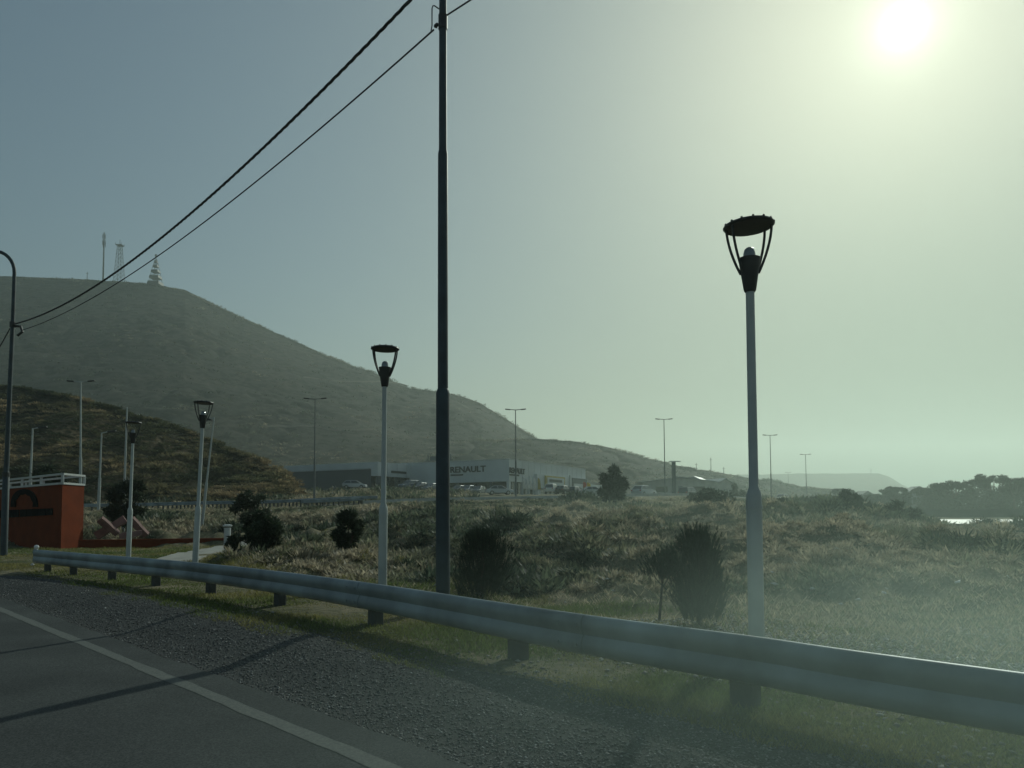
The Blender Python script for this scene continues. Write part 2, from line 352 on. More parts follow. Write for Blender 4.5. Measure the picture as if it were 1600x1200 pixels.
def ter(x, y, noise=True):
    x = np.asarray(x, float); y = np.asarray(y, float)
    ye = np.maximum(y, 1.0); px = 800+F*x/np.maximum(y, 7.0)
    cols = np.array([np.interp(ye, [a for a, _ in p], [b for _, b in p]) for p in TP])
    idx = np.clip(np.searchsorted(TCOL, px)-1, 0, len(TCOL)-2); tc_ = np.array(TCOL, float)
    t = np.clip((px-tc_[idx])/(tc_[idx+1]-tc_[idx]), 0, 1); t = t*t*(3-2*t)
    cf = cols.reshape(len(TCOL), -1); fi = idx.ravel(); ar = np.arange(fi.size)
    z = (cf[fi, ar]*(1-t.ravel())+cf[fi+1, ar]*t.ravel()).reshape(x.shape)
    if noise:
        c = x+y; amp = smooth01((c-7.6)/8.0)
        amp = amp*smooth01((y-6)/10.0)
        flat = smooth01((-x-7.5)/4.0)*smooth01((37-y)/6.0)      # the tidy plot round the monument
        amp = amp*(1-0.93*flat)
        far = smooth01((px-1390)/60)*smooth01((y-38)/6)
        amp = amp*(1-0.95*far)*(1-0.65*smooth01((y-42)/12))
        n = (fbm(x*0.09, y*0.09, 3, 5)-0.5)*1.1+(fbm(x*0.45+3, y*0.3, 4, 9)-0.5)*0.75+(fbm(x*1.3, y*0.9, 3, 2)-0.5)*0.75
        q = (x*0.80+y*0.42)+2.2*fbm(x*0.16, y*0.16, 3, 44)
        rib = 1-np.abs(vn(q*0.42, y*0.07, 46)*2-1); rib2 = 1-np.abs(vn(q*1.1+9, y*0.2, 47)*2-1)
        n = n+(0.75*(rib**1.6-0.4)+0.28*(rib2-0.5))*smooth01((y-16)/8)
        z = z+n*amp
        z = z+(fbm(x*1.7, y*1.7, 3, 3)-0.5)*0.05*smooth01((c-6.4)/2)
    z = z+berm(x, y)
    d, bz = hwdist(x, y); w = smooth01((13-d)/6.5)
    return z*(1-w)+(bz-0.03)*w
def gz(x, y): return float(ter(np.array([x]), np.array([y]))[0])
def G(px, Y):
    x, y = P2(px, Y); return Vector((x, y, gz(x, y)))
NU, NV = 760, 620
vv = np.linspace(-1.9, 1.9, NU); yy = -7.0+10**np.linspace(0, math.log10(3500), NV)
# finer rows where the bank is
yy = -7.0+np.interp(np.linspace(0, 1, NV), [0, 0.1, 0.78, 0.88, 1], [1.0, 14.0, 82.0, 300.0, 3500.0])
VV, YY = np.meshgrid(vv, yy); XX = VV*(YY+8.0); ZZ = ter(XX, YY)
Vt = np.stack([XX, YY, ZZ], -1).reshape(-1, 3)
ii = (np.arange(NV-1)[:, None]*NU+np.arange(NU-1)[None, :]).ravel()
FG = np.stack([ii, ii+1, ii+1+NU, ii+NU], 1)
setp(npmesh('ground', Vt, FG, GROUND, smooth=True), kind='structure')

# ------------------------------------------------------------------ road, shoulder
def bend(s): return np.where(s > 14, 0.018*np.minimum(s-14, 40)**2, 0.0)
def cpos(c, s, z):
    sh = bend(s); x = c/2-s/math.sqrt(2)-sh/math.sqrt(2); y = c/2+s/math.sqrt(2)-sh/math.sqrt(2)
    return np.stack([x, y, np.full_like(x, z) if np.isscalar(z) else z], -1)
def strip(name, c0, c1, z, m, s0=-14, s1=46, n=240, nc=2, wob=0.0, rise=0):
    s = np.linspace(s0, s1, n); rows = []
    for k in range(nc):
        c = c0+(c1-c0)*k/(nc-1)+(wob*(fbm(s*2.5, s*0+k*7.7, 4, 4)-0.5) if wob and k in (0, nc-1) else 0)
        rows.append(cpos(c+0*s, s, z))
    V = np.stack(rows, 1).reshape(-1, 3); V[:, 2] += rise*berm(V[:, 0], V[:, 1]); i = (np.arange(n-1)[:, None]*nc+np.arange(nc-1)[None, :]).ravel()
    return setp(npmesh(name, V, np.stack([i, i+1, i+1+nc, i+nc], 1), m), kind='structure')
strip('shoulder', 3.7, 5.85, 0.012, GRAV, n=900, nc=16, wob=0.35, rise=1)
strip('road', -7.5, 4.0, 0.022, ASPH, n=1600, wob=0.13)
strip('edge_line', 3.43, 3.60, 0.0245, LINE, n=1600, wob=0.05)

# ------------------------------------------------------------------ roadside guardrail
RAILP = catmull([(14, -8.0), (7.4, -1.25), (2.6, 3.68), (1.56, 4.86), (0.42, 6.08), (-1.5, 8.45), (-3.4, 10.55), (-5.42, 12.5), (-7.3, 14.1), (-11.0, 17.15)], 10)
def wbeam(path, zt, h=0.31, scale=1.0):
    prof = [(-0.03, 0), (-0.05, -0.006), (-0.068, -0.03), (-0.078, -0.06), (-0.078, -0.09), (-0.066, -0.125), (-0.05, -0.155), (-0.066, -0.185), (-0.078, -0.22), (-0.078, -0.25), (-0.065, -0.285), (-0.035, -0.31)]
    prof += [(u+0.006, w) for u, w in prof[::-1]]
    V = []; P = [Vector((p[0], p[1], zt if len(p) < 3 else p[2]+zt)) for p in path]; n = len(prof)
    for i, p in enumerate(P):
        t = (P[min(i+1, len(P)-1)]-P[max(i-1, 0)]); t.z = 0; t.normalize(); nrm = Vector((t.y, -t.x, 0))
        if nrm.dot(Vector((1, 1, 0))) < 0: nrm = -nrm
        for u, w in prof: V.append(p+nrm*u*scale+Vector((0, 0, w*h/0.31)))
    Fc = []
    for i in range(len(P)-1):
        for k in range(n): k2 = (k+1) % n; Fc.append((i*n+k, i*n+k2, (i+1)*n+k2, (i+1)*n+k))
    m = MB(); m.add(V, Fc+[tuple(range(n)), tuple((len(P)-1)*n+k for k in range(n-1, -1, -1))]); return m
gr = thing('guardrail', 'long grey corrugated steel guardrail running beside the gravel shoulder', 'guardrail', (0, 0, 0))
wbeam(RAILP, 0.645).build('beam', GALV, gr, smooth=True)
seg = np.hypot(*(RAILP[1:]-RAILP[:-1]).T); cum = np.concatenate([[0], np.cumsum(seg)])
def railat(s): return np.array([np.interp(s, cum, RAILP[:, 0]), np.interp(s, cum, RAILP[:, 1])])
postpx = [72, 112, 172, 240, 325, 432, 580, 800, 1150]
pxs = np.array([800+F*p[0]/p[1] if p[1] > 1 else 5000 for p in RAILP])
for q in postpx:
    x = np.interp(q, pxs[::-1], RAILP[::-1, 0]); y = np.interp(q, pxs[::-1], RAILP[::-1, 1])
    a = math.atan2(RAILP[60, 1]-RAILP[40, 1], RAILP[60, 0]-RAILP[40, 0]); rot = Matrix.Rotation(a, 3, 'Z')
    m = MB(); nn = Vector((1, 1, 0)).normalized()
    m.box(Vector((x, y, 0.17))+nn*0.07, (0.17, 0.12, 0.76), rot, 0.01); m.box(Vector((x, y, 0.5))+nn*0.02, (0.10, 0.12, 0.22), rot)
    po = m.build('post', RAILPOST, gr); m = MB(); m.cyl((x-0.012, y-0.012, 0.49), (x-0.03, y-0.03, 0.49), 0.016, n=8); m.build('bolt', GALV, po)
for s_ in (7.9, 11.7, 15.5, 19.3, 23.0):
    seg_ = [railat(s_+d_) for d_ in (0, 0.08, 0.16, 0.24, 0.32)]
    q = wbeam([(p[0]-0.003, p[1]-0.003) for p in seg_], 0.647, 0.314, 1.04)
    jo = q.build('lap_joint', GALV, gr, True)
    for d_ in (0.06, 0.26):
        for zz_ in (0.645-0.075, 0.645-0.235):
            p = railat(s_+d_); m = MB(); m.cyl((p[0]-0.055, p[1]-0.055, zz_), (p[0]-0.068, p[1]-0.068, zz_), 0.014, n=8); m.build('bolt', GALV, jo)
e = RAILP[-1]
m = MB(); m.lathe([(0.001, -0.05), (0.04, -0.04), (0.055, 0), (0.04, 0.04), (0.001, 0.05)], 12, (e[0], e[1], 0.70)); m.build('end_reflector', LAMPW, gr)
m = MB(); m.lathe([(0.001, -0.04), (0.045, 0), (0.001, 0.04)], 12, (e[0]-0.05, e[1]-0.05, 0.30)); m.build('end_reflector', LAMPW, gr)
m = MB(); m.box((e[0]-0.05, e[1]+0.05, 0.49), (0.09, 0.09, 0.33), Matrix.Rotation(R(45), 3, 'Z'), 0.02); m.build('end_cap', GALV, gr)

# ------------------------------------------------------------------ garden lamps
def rot_tilt(m, H, a):
    q = Matrix.Rotation(a, 3, 'Y'); c = Vector((0, 0, H-0.08)); m.v = [q @ (v-c)+c for v in m.v]
def park_lamp(px, Y, topy, label, tilt=(0, 0), rz=0, thick=1.0, ctilt=0):
    b = at(px, 800, Y); x, y = b.x, b.y; z0 = gz(x, y)
    zt = at(px, topy, Y).z; H = zt-z0
    t = thing('park_lamp', label, 'lamp post', (x, y, z0), rz, 'park lamps along the verge')
    t.rotation_euler = (tilt[0], tilt[1], rz)
    hp = H-0.74; k = thick
    MB().lathe([(0.078*k, -0.1), (0.078*k, 1.55), (0.070*k, 1.60), (0.047*k, 1.66), (0.043*k, hp+0.02)], 20).build('pole', POLEPAINT, t, True)
    MB().lathe([(0.085*k, 1.44), (0.085*k, 1.47)], 20).build('collar', POLEPAINT, t)
    MB().lathe([(0.052, hp-0.02), (0.062, hp), (0.085, hp+0.15), (0.108, hp+0.31), (0.112, hp+0.33), (0.09, hp+0.335)], 24).build('lamp_holder', BLACK, t, True)
    MB().lathe([(0.062, hp+0.33), (0.06, hp+0.38), (0.05, hp+0.42), (0.03, hp+0.44), (0.001, hp+0.445)], 20).build('bulb_dome', GLASSY, t, True)
    for a in (22, 158, 202, 338):
        a = R(a); pts = []
        for s in np.linspace(0, 1, 9):
            rr = 0.088+(0.222-0.088)*(1-(1-s)**1.7); pts.append((rr*math.cos(a), rr*math.sin(a), hp+0.17+s*0.49))
        MB().tube(pts, 0.014, 8).build('arm', BLACK, t, True)
    m = MB(); m.lathe([(0.20, H-0.094), (0.242, H-0.091), (0.257, H-0.075), (0.25, H-0.058), (0.22, H-0.045), (0.1, H-0.032), (0.001, H-0.032)], 36)
    if ctilt: rot_tilt(m, H, ctilt)
    m.build('canopy', BLACK, t, True)
    m = MB()
    for i in range(14):
        a = 2*math.pi*i/14; m.tube([(0.21*math.cos(a), 0.21*math.sin(a), H-0.075), (0.252*math.cos(a), 0.252*math.sin(a), H-0.05)], [0.013, 0.012], 8)
        m.tube([(0.07*math.cos(a), 0.07*math.sin(a), H-0.035), (0.21*math.cos(a), 0.21*math.sin(a), H-0.05)], [0.008, 0.012], 6)
    if ctilt: rot_tilt(m, H, ctilt)
    m.build('fin', BLACK, t); return t
park_lamp(1178, 7.5, 344, 'tall nearest park lamp with a clear dome bulb, behind the hazy right stretch of guardrail', (R(0.3), R(0)), R(5), 1.0, R(-2.2))
park_lamp(598, 13.2, 539, 'park lamp just left of the tall dark pole, standing out against the hill edge', (0, R(0.4)), R(0))
park_lamp(306, 19.6, 624, 'park lamp by the concrete path, in front of the leaning thin white pole', (0, R(2.2)), R(50))
park_lamp(202, 24.3, 657, 'farthest park lamp, side by side with a thin pale mast left of the path', (0, R(0.9)), R(25))

# ------------------------------------------------------------------ dark sectional pole and lamp pole, cables
bp = at(692, 800, 10.0); BX, BY = bp.x, bp.y
t = thing('utility_pole', 'tall dark stepped steel pole rising out of the top of the picture', 'utility pole', (BX, BY, 0))
def zpy(px, py, Y): return at(px, py, Y).z
z1 = zpy(692, 610, 10); z2 = zpy(692, 237, 10)
MB().lathe([(0.098, -0.2), (0.093, z1-0.05), (0.084, z1), (0.073, z1+0.02)], 24).build('lower_tube', DARKPOLE, t, True)
MB().lathe([(0.071, z1-0.1), (0.068, z2-0.04), (0.062, z2), (0.056, z2+0.02)], 24).build('middle_tube', DARKPOLE, t, True)
MB().lathe([(0.056, z2-0.1), (0.050, 9.6), (0.02, 9.62)], 24).build('upper_tube', DARKPOLE, t, True)
zc = zpy(692, 36, 10)
MB().lathe([(0.064, zc-0.09), (0.064, zc+0.11)], 24).build('clamp_band', BLACK, t)
# leaning street lamp at the far left
lb = at(6, 862, 26.0); lb.z = gz(lb.x, lb.y)
t2 = thing('street_lamp', 'slim dark street lamp with a curved arm at the left edge behind the guardrail end', 'street lamp', lb)
za = zpy(20, 507, 26)-lb.z; dx = at(20, 507, 26).x-at(6, 862, 26).x
zt = zpy(12, 390, 26)-lb.z
MB().lathe([(0.115, -0.2), (0.11, 2.9), (0.085, 2.95)], 16).build('lower_tube', DARKPOLE, t2, True)
MB().lathe([(0.125, 2.78), (0.125, 2.93)], 16).build('collar', BLACK, t2)
pts = [(0, 0, 2.7), (dx*0.5, 0, 6.0), (dx*0.95, 0, za), (dx*1.02, 0, zt-1.5)]
for k in range(9):
    a = R(k*11.25); pts.append((dx*1.03-0.75*(1-math.cos(a)), 0, zt-0.85+0.8*math.sin(a)))
pts += [(dx*1.03-1.6, 0, zt+0.06), (dx*1.03-2.4, 0, zt+0.14)]
MB().tube(pts, [0.085, 0.075, 0.068, 0.062]+[0.06]*9+[0.05, 0.05], 12).build('upper_tube', DARKPOLE, t2, True)
m = MB(); m.box((dx-2.6, 0, zt+0.14), (0.75, 0.28, 0.14), None, 0.04); m.build('lamp_head', BLACK, t2)
m = MB(); m.lathe([(0.10, za-0.09), (0.10, za+0.09)], 12, (dx*0.95, 0, 0)); m.tube([(dx+0.05, 0, za-0.05), (dx+0.35, -0.1, za-0.1), (dx+0.45, -0.15, za-0.3), (dx+0.25, -0.1, za-0.42)], 0.045, 8)
m.build('cable_clamp', BLACK, t2)
LA = Vector((lb.x+dx, lb.y, lb.z+za))
def sagline(a, b, sag, n=60):
    a = Vector(a); b = Vector(b); return [a.lerp(b, i/n)-Vector((0, 0, sag*4*(i/n)*(1-i/n))) for i in range(n+1)]
def cablepx(fn, a, b, cat_l):
    return fn
# thick twisted bundle
def twisted(pts, r, off, pitch, name, label):
    m = MB(); P = [Vector(p) for p in pts]; ln = sum((P[i+1]-P[i]).length for i in range(len(P)-1)); n = int(ln/0.06)
    fine = []; 
    for i in range(n+1):
        q = i/n*(len(P)-1); k = min(int(q), len(P)-2); fine.append(P[k].lerp(P[k+1], q-k))
    tdir = (P[-1]-P[0]).normalized(); u = tdir.cross(Vector((0, 0, 1))).normalized(); w = u.cross(tdir)
    for s in range(3):
        m.tube([p+(u*math.cos(i*0.06/pitch*6.283+s*2.094)+w*math.sin(i*0.06/pitch*6.283+s*2.094))*off for i, p in enumerate(fine)], r, 5)
    return setp(m.build(name, CABLE), label, 'cable')
twisted(sagline((BX, BY, 9.12), LA, 0.92), 0.0125, 0.015, 0.62, 'overhead_cable', 'thick twisted black cable sagging from the top edge down to the left street lamp')
c1 = sagline((BX-0.13, BY+0.02, zpy(680, 45, 10)), LA+Vector((0.3, 0, -0.22)), 0.62)
setp(MB().tube(c1, 0.013, 6).build('overhead_cable', CABLE), 'thinner smooth cable running just below the twisted one to the dark pole', 'cable')
c2 = sagline((BX+0.05, BY-0.01, zpy(697, 25, 10)), (15.6, -6.3, 8.4), 0.35)
setp(MB().tube(c2, 0.012, 6).build('overhead_cable', CABLE), 'short length of cable leaving the dark pole to the upper right', 'cable')
m = MB(); zz = lambda px, py: at(px, py, 10.0)
m.tube([zz(673.5, 48), zz(675, 40), zz(675, 25), zz(675, 13), zz(676.5, 9), zz(679, 9), zz(686, 14)], 0.009, 6)
m.build('cable_loop', CABLE, t).matrix_parent_inverse = Matrix.Translation(-Vector((BX, BY, 0)))
m = MB(); m.tube([zz(684, 37), zz(681, 41), zz(678, 41.5)], [0.02, 0.032, 0.012], 8); m.build('insulator', BLACK, t).matrix_parent_inverse = Matrix.Translation(-Vector((BX, BY, 0)))
c3 = sagline(LA+Vector((-0.1, 0, -0.15)), at(-30, 590, 28.0), 0.05, 10)
setp(MB().tube(c3, 0.02, 6).build('overhead_cable', CABLE), 'cable dropping from the left street lamp out of the left edge', 'cable')

# ------------------------------------------------------------------ foliage builders
def leaves(cl, n, size, base, seed, var=0.35, elong=2.2, up=0.0):
    """cl: list of (x,y,z,rx,rz,weight); returns verts, tris, colours"""
    g = np.random.default_rng(seed); C = np.array([c[:3] for c in cl]); Rr = np.array([c[3] for c in cl]); Rz = np.array([c[4] for c in cl])
    w = np.array([c[5] for c in cl], float); k = g.choice(len(cl), n, p=w/w.sum())
    d = g.normal(size=(n, 3)); d /= np.linalg.norm(d, axis=1)[:, None]; rad = g.random(n)**0.45
    p = C[k]+d*rad[:, None]*np.stack([Rr[k], Rr[k], Rz[k]], 1)
    a = g.normal(size=(n, 3))+d*0.8; a[:, 2] += up; a /= np.linalg.norm(a, axis=1)[:, None]
    b = np.cross(a, g.normal(size=(n, 3))); b /= np.linalg.norm(b, axis=1)[:, None]
    s = size*(0.6+0.8*g.random(n))[:, None]
    V = np.stack([p-b*s*0.5, p+b*s*0.5, p+a*s*elong], 1).reshape(-1, 3); Ft = np.arange(3*n).reshape(-1, 3)
    cv = (1+var*(g.random(len(cl))-0.5)*2)[k]*(1+var*(g.random(n)-0.5)*2)
    col = np.repeat(np.array(base)[None]*cv[:, None], 3, 0); return V, Ft, col
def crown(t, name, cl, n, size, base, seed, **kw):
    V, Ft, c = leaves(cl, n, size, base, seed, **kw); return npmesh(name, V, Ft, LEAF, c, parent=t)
def blobs(g, n, rx, rz, z0, z1, r0, r1, taper=None):
    out = []
    for i in range(n):
        s = g.random(); z = z0+(z1-z0)*s; env = math.sqrt(max(0.02, 1-(2*s-1)**2)) if taper is None else taper(s)
        a = g.random()*6.283; q = rx*env*math.sqrt(g.random()); r = r0+(r1-r0)*g.random()
        out.append((q*math.cos(a), q*math.sin(a), z, r, r*rz, r**2))
    return out
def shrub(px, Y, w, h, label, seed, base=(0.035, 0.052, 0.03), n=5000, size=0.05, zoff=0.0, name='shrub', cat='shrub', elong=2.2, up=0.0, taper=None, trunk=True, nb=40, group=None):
    g = np.random.default_rng(seed); p = G(px, Y); p.z += zoff
    t = thing(name, label, cat, p, 0, group)
    rr = w/2; cl = blobs(g, nb, rr*0.85, 0.85, h*0.04, h*0.90, rr*0.16, rr*0.34, taper)
    crown(t, 'crown', cl, n, size, base, seed, elong=elong, up=up)
    if trunk:
        m = MB()
        for k in range(4):
            a = g.random()*6.28; m.tube([(0, 0, -0.1), (math.cos(a)*rr*0.12, math.sin(a)*rr*0.12, h*0.25), (math.cos(a)*rr*0.4, math.sin(a)*rr*0.4, h*0.62)], [0.035*h, 0.025*h, 0.008*h], 6)
        m.build('trunk', BARK, t, True)
    return t
def mpp(Y): return Y/F
# verge bushes
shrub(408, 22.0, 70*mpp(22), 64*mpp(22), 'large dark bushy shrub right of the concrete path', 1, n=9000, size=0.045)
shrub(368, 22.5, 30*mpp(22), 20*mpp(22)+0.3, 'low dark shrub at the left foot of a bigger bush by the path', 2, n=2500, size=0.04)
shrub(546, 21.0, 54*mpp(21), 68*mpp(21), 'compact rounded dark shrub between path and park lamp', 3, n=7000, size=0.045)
# young pine with upright candles
def candle_tree(px, Y, w, h, label, seed, z0, lean, nsh, name='young_pine', trunk_r=0.03, cat='tree', tone=(0.026, 0.043, 0.028)):
    g = np.random.default_rng(seed); p = G(px, Y); t = thing(name, label, cat, p); V = []; Cc = []
    rr = w/2
    for i in range(nsh):
        s = g.random(); zb = z0+(h*0.86-z0)*s; a = g.random()*6.283
        env = (0.72+0.5*s if s < 0.55 else 1.0-1.1*(s-0.55)) if z0 < 0.5 else math.sqrt(max(0.05, 1-(2*s-1)**2))
        env *= 0.84+0.24*math.sin(3*a+seed+5*s)+0.14*math.sin(7*a+9*s)
        q = rr*env*g.random()**0.5; b = np.array([q*math.cos(a)+lean*zb, q*math.sin(a), zb])
        out = np.array([math.cos(a)*0.55*q/rr, math.sin(a)*0.55*q/rr, 0.9+0.3*s]); out /= np.linalg.norm(out); ln = h*(0.07+0.13*g.random()**1.5)
        nn = 34; tt = g.random(nn)**0.8; base = b+out*tt[:, None]*ln
        d = g.normal(size=(nn, 3)); d -= (d@out)[:, None]*out; d /= np.linalg.norm(d, axis=1)[:, None]; d = d*0.42+out*0.8
        sd2 = np.cross(d, g.normal(size=(nn, 3))); sd2 /= np.linalg.norm(sd2, axis=1)[:, None]
        L_ = 0.035+0.02*g.random(nn); wd = 0.003
        V.append(np.stack([base-sd2*wd, base+sd2*wd, base+d*L_[:, None]], 1).reshape(-1, 3))
        Cc.append(np.repeat(np.array([tone])*(0.6+0.9*g.random()), nn*3, 0))
    V = np.concatenate(V); npmesh('crown', V, np.arange(len(V)).reshape(-1, 3), LEAF, np.concatenate(Cc), parent=t)
    m = MB(); m.tube([(0, 0, -0.1), (lean*h*0.3, 0, h*0.3), (lean*h*0.7, 0, h*0.75)], [trunk_r, trunk_r*0.8, trunk_r*0.4], 8)
    for k in range(10):
        a = g.random()*6.28; zb = max(z0*0.8, 0.1)+(h*0.6-z0*0.5)*k/10
        m.tube([(lean*zb, 0, zb), (lean*zb+math.cos(a)*rr*0.35, math.sin(a)*rr*0.35, zb+h*0.1), (lean*zb+math.cos(a)*rr*0.6, math.sin(a)*rr*0.6, zb+h*0.2)], [trunk_r*0.4, trunk_r*0.3, 0.004], 5)
    m.build('trunk', BARK, t, True); return t
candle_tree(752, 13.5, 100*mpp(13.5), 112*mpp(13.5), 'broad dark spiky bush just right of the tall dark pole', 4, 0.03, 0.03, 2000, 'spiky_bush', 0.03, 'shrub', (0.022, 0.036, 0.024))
candle_tree(1088, 9.6, 92*mpp(9.6), 150*mpp(9.6), 'dark young pine with upright shoots left of the nearest park lamp', 21, 0.03, 0.0, 1900)
candle_tree(1026, 9.9, 66*mpp(9.9), 112*mpp(9.9), 'small thin trunked young tree leaning against the dark young pine', 22, 0.55, 0.12, 330, 'young_tree', 0.022)

def btree(px, Y, w, h, label, seed, z0=0.25, base=(0.034, 0.048, 0.028), n=5000, size=0.12, nb=30, name='tree', group=None, flat=0.8, wind=0.0, zoff=0.0):
    g = np.random.default_rng(seed); p = G(px, Y); p.z += zoff; t = thing(name, label, 'tree', p, 0, group)
    rr = w/2; cl = blobs(g, nb, rr*0.85, flat, h*z0, h*0.93, rr*0.14, rr*0.34)
    cl = [(c[0]+wind*c[2], *c[1:]) for c in cl]
    crown(t, 'crown', cl, n, size, base, seed)
    m = MB(); m.tube([(0, 0, -0.2), (wind*h*0.2, 0, h*0.3), (wind*h*0.5, 0, h*0.6)], [h*0.03, h*0.022, h*0.01], 8)
    for c in cl[::3]: m.tube([(wind*h*0.2, 0, h*min(z0, 0.3)), (c[0]*0.5+wind*h*0.1, c[1]*0.5, (c[2]+h*z0)*0.5), c[:3]], [h*0.012, h*0.008, h*0.003], 5)
    m.build('trunk', BARK, t, True); return t
btree(200, 40.0, 70*mpp(40), 88*mpp(40), 'dark leafy tree behind the farthest park lamp', 31, 0.25, n=6000, size=0.10, name='tree')
btree(76, 46.0, 56*mpp(46), 100*mpp(46), 'dark tree rising behind the white railing of the red wall', 32, 0.35, n=5000, size=0.11)
btree(392, 40.0, 60*mpp(40), 56*mpp(40)+0.5, 'loose small tree standing in front of the highway left of the shrubs', 33, 0.2, n=3500, size=0.09, nb=26)
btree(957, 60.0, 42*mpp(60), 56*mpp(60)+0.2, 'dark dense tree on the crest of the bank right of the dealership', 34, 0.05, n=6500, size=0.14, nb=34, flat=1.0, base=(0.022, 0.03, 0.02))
for i, (px, Y, w, h, lab) in enumerate([
    (1270, 44, 56, 26, 'wide dark bush on the bank right of the nearest park lamp'),
    (1325, 38, 46, 26, 'dark bush low on the bank below two far highway lamps'),
    (1410, 36, 60, 34, 'large dark bush on the right bank below the pine trees'),
    (1540, 46, 70, 14, 'low flat dark bush in front of the shining water'),
    (1220, 40, 26, 20, 'small dark bush on the bank close beside the nearest park lamp'),
    (1110, 42, 70, 22, 'broad dark patch of bush on the bank left of the nearest park lamp'),
    (1385, 47, 40, 14, 'small bush at the right end of the bank crest'),
    (470, 40, 60, 18, 'dark bush on the grassy bank above the rounded shrubs'),
    (660, 40, 50, 16, 'bush on the bank immediately left of the dark pole')]):
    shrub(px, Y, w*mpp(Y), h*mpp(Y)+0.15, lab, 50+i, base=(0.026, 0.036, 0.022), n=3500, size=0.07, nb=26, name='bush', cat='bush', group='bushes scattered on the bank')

# ------------------------------------------------------------------ grass, scrub, stones (stuff)
def blades(x, y, z, h, w, lean, col, g, nseg=1):
    n = len(x); a = g.random(n)*6.283; la = g.random(n)*6.283; b = np.stack([x, y, z], 1)
    s = np.stack([np.cos(a), np.sin(a), 0*a], 1)*w[:, None]; tip = b+np.stack([np.cos(la)*lean, np.sin(la)*lean, h], 1)
    V = np.stack([b-s, b+s, tip], 1).reshape(-1, 3); return V, np.repeat(col, 3, 0)
def pathdist(x, y):
    d = np.full(x.shape, 1e9)
    for a, b in zip(PATH[:-1], PATH[1:]):
        dx, dy = b[0]-a[0], b[1]-a[1]; t = np.clip(((x-a[0])*dx+(y-a[1])*dy)/(dx*dx+dy*dy), 0, 1); d = np.minimum(d, np.hypot(x-a[0]-t*dx, y-a[1]-t*dy))
    return d
# verge grass
n = 520000; px = rng.uniform(-150, 1800, n); Y = 2.8*(34/2.8)**rng.random(n); x = (px-800)/F*Y; y = Y; c = x+y
nz = fbm(x*0.8, y*0.8, 4, 31); c_edge = 5.55+0.9*(fbm(x*1.3, y*1.3, 3, 33)-0.5)
rocky = smooth01((px-880)/200)*smooth01((c-7.4)/0.8)*smooth01((14.5-c)/2.0)
lawn = smooth01((-x-6)/3)
keep = (c > c_edge) & (pathdist(x, y) > 0.75) & (nz > 0.26+0.30*rng.random(n)*(1-0.6*lawn)-0.1) & (rng.random(n) > rocky*0.93) & (c < 20+lawn*30-6.5*smooth01((px-780)/120))
x, y, c, nz, px = x[keep], y[keep], c[keep], nz[keep], px[keep]; n = len(x); z = ter(x, y)
hh = (0.03+0.085*rng.random(n)*smooth01((nz-0.3)/0.4))*(0.7+0.6*smooth01((c-7)/6))
warm = smooth01((fbm(x*0.5+9, y*0.5, 3, 40)-0.38)/0.25)[:, None]
col = (np.array([[0.11, 0.145, 0.042]])*(1-warm)+np.array([[0.22, 0.20, 0.075]])*warm)*(0.6+0.8*rng.random((n, 1)))
V, cc = blades(x, y, z-0.005, hh, 0.0035+0.0025*rng.random(n)+0.0003*y, hh*0.7, col, rng)
setp(npmesh('grass', V, np.arange(len(V)).reshape(-1, 3), GRASS, cc), 'short patchy green and yellow grass under and behind the guardrail', 'grass', kind='stuff')
# scrub clumps on the bank
def scrubset(x, y, z, r, h, nb, cols, g, wf=1.0):
    n = len(x); k = np.repeat(np.arange(n), nb); m = len(k); a = g.random(m)*6.283; q = np.sqrt(g.random(m))
    bx = x[k]+np.cos(a)*q*r[k]; by = y[k]+np.sin(a)*q*r[k]; dome = np.sqrt(np.maximum(0, 1-q*q))
    bz = z[k]+dome*h[k]*g.random(m)*0.75-0.03
    hh = h[k]*(0.25+0.35*g.random(m)); ln = r[k]*0.4*(0.3+q)
    b = np.stack([bx, by, bz], 1); tip = b+np.stack([np.cos(a)*ln, np.sin(a)*ln, hh], 1); s = np.stack([-np.sin(a), np.cos(a), 0*a], 1)*(r[k]*0.10)[:, None]
    jit = g.normal(size=(m, 3))*(r[k]*0.08)[:, None]; s = s*wf
    V = np.stack([b-s, b+s+jit, tip], 1).reshape(-1, 3); cc = np.repeat(cols[k]*(0.65+0.7*g.random((m, 1))), 3, 0); return V, cc
def palette(u, g):
    pal = np.array([[0.42, 0.36, 0.26], [0.32, 0.28, 0.20], [0.19, 0.19, 0.125], [0.10, 0.12, 0.078], [0.05, 0.068, 0.048]])
    i = np.clip((u*5).astype(int), 0, 4); return pal[i]*(0.8+0.4*g.random((len(u), 1)))
n = 34000; px = rng.uniform(-120, 1760, n); Y = 15*(120/15)**rng.random(n); x = (px-800)/F*Y; y = Y
d, _ = hwdist(x, y); tidy = (x < -7.8) & (y < 37.5)
keep = (d > 8.0) & (~tidy) & (pathdist(x, y) > 1.2) & (x+y > 12+2.5*rng.random(n)) & ~((px > 1420) & (y > 47)) & (y > 13) & ~((px > 740) & (y > 76)) & ~((px > 600) & (y > 118))
x, y, px = x[keep], y[keep], px[keep]; n = len(x); u = np.clip(fbm(x*0.22, y*0.16, 4, 60)*1.9-0.5+0.28*(rng.random(n)-0.5), 0, 0.999)
r = (0.10+0.30*rng.random(n)**2)*(0.75+0.7*u)*(0.5+y/55); h = r*(0.6+0.6*rng.random(n))*(1-0.55*smooth01((y-48)/8)*(y < 72))
V, cc = scrubset(x, y, ter(x, y), r, h, 46, palette(np.clip(u+0.35*(rng.random(n)-0.5), 0, 0.999), rng), rng)
setp(npmesh('scrub', V, np.arange(len(V)).reshape(-1, 3), SCRUB, cc), 'dry tan and olive scrub clumps covering the bank below the highway', 'scrub', kind='stuff')
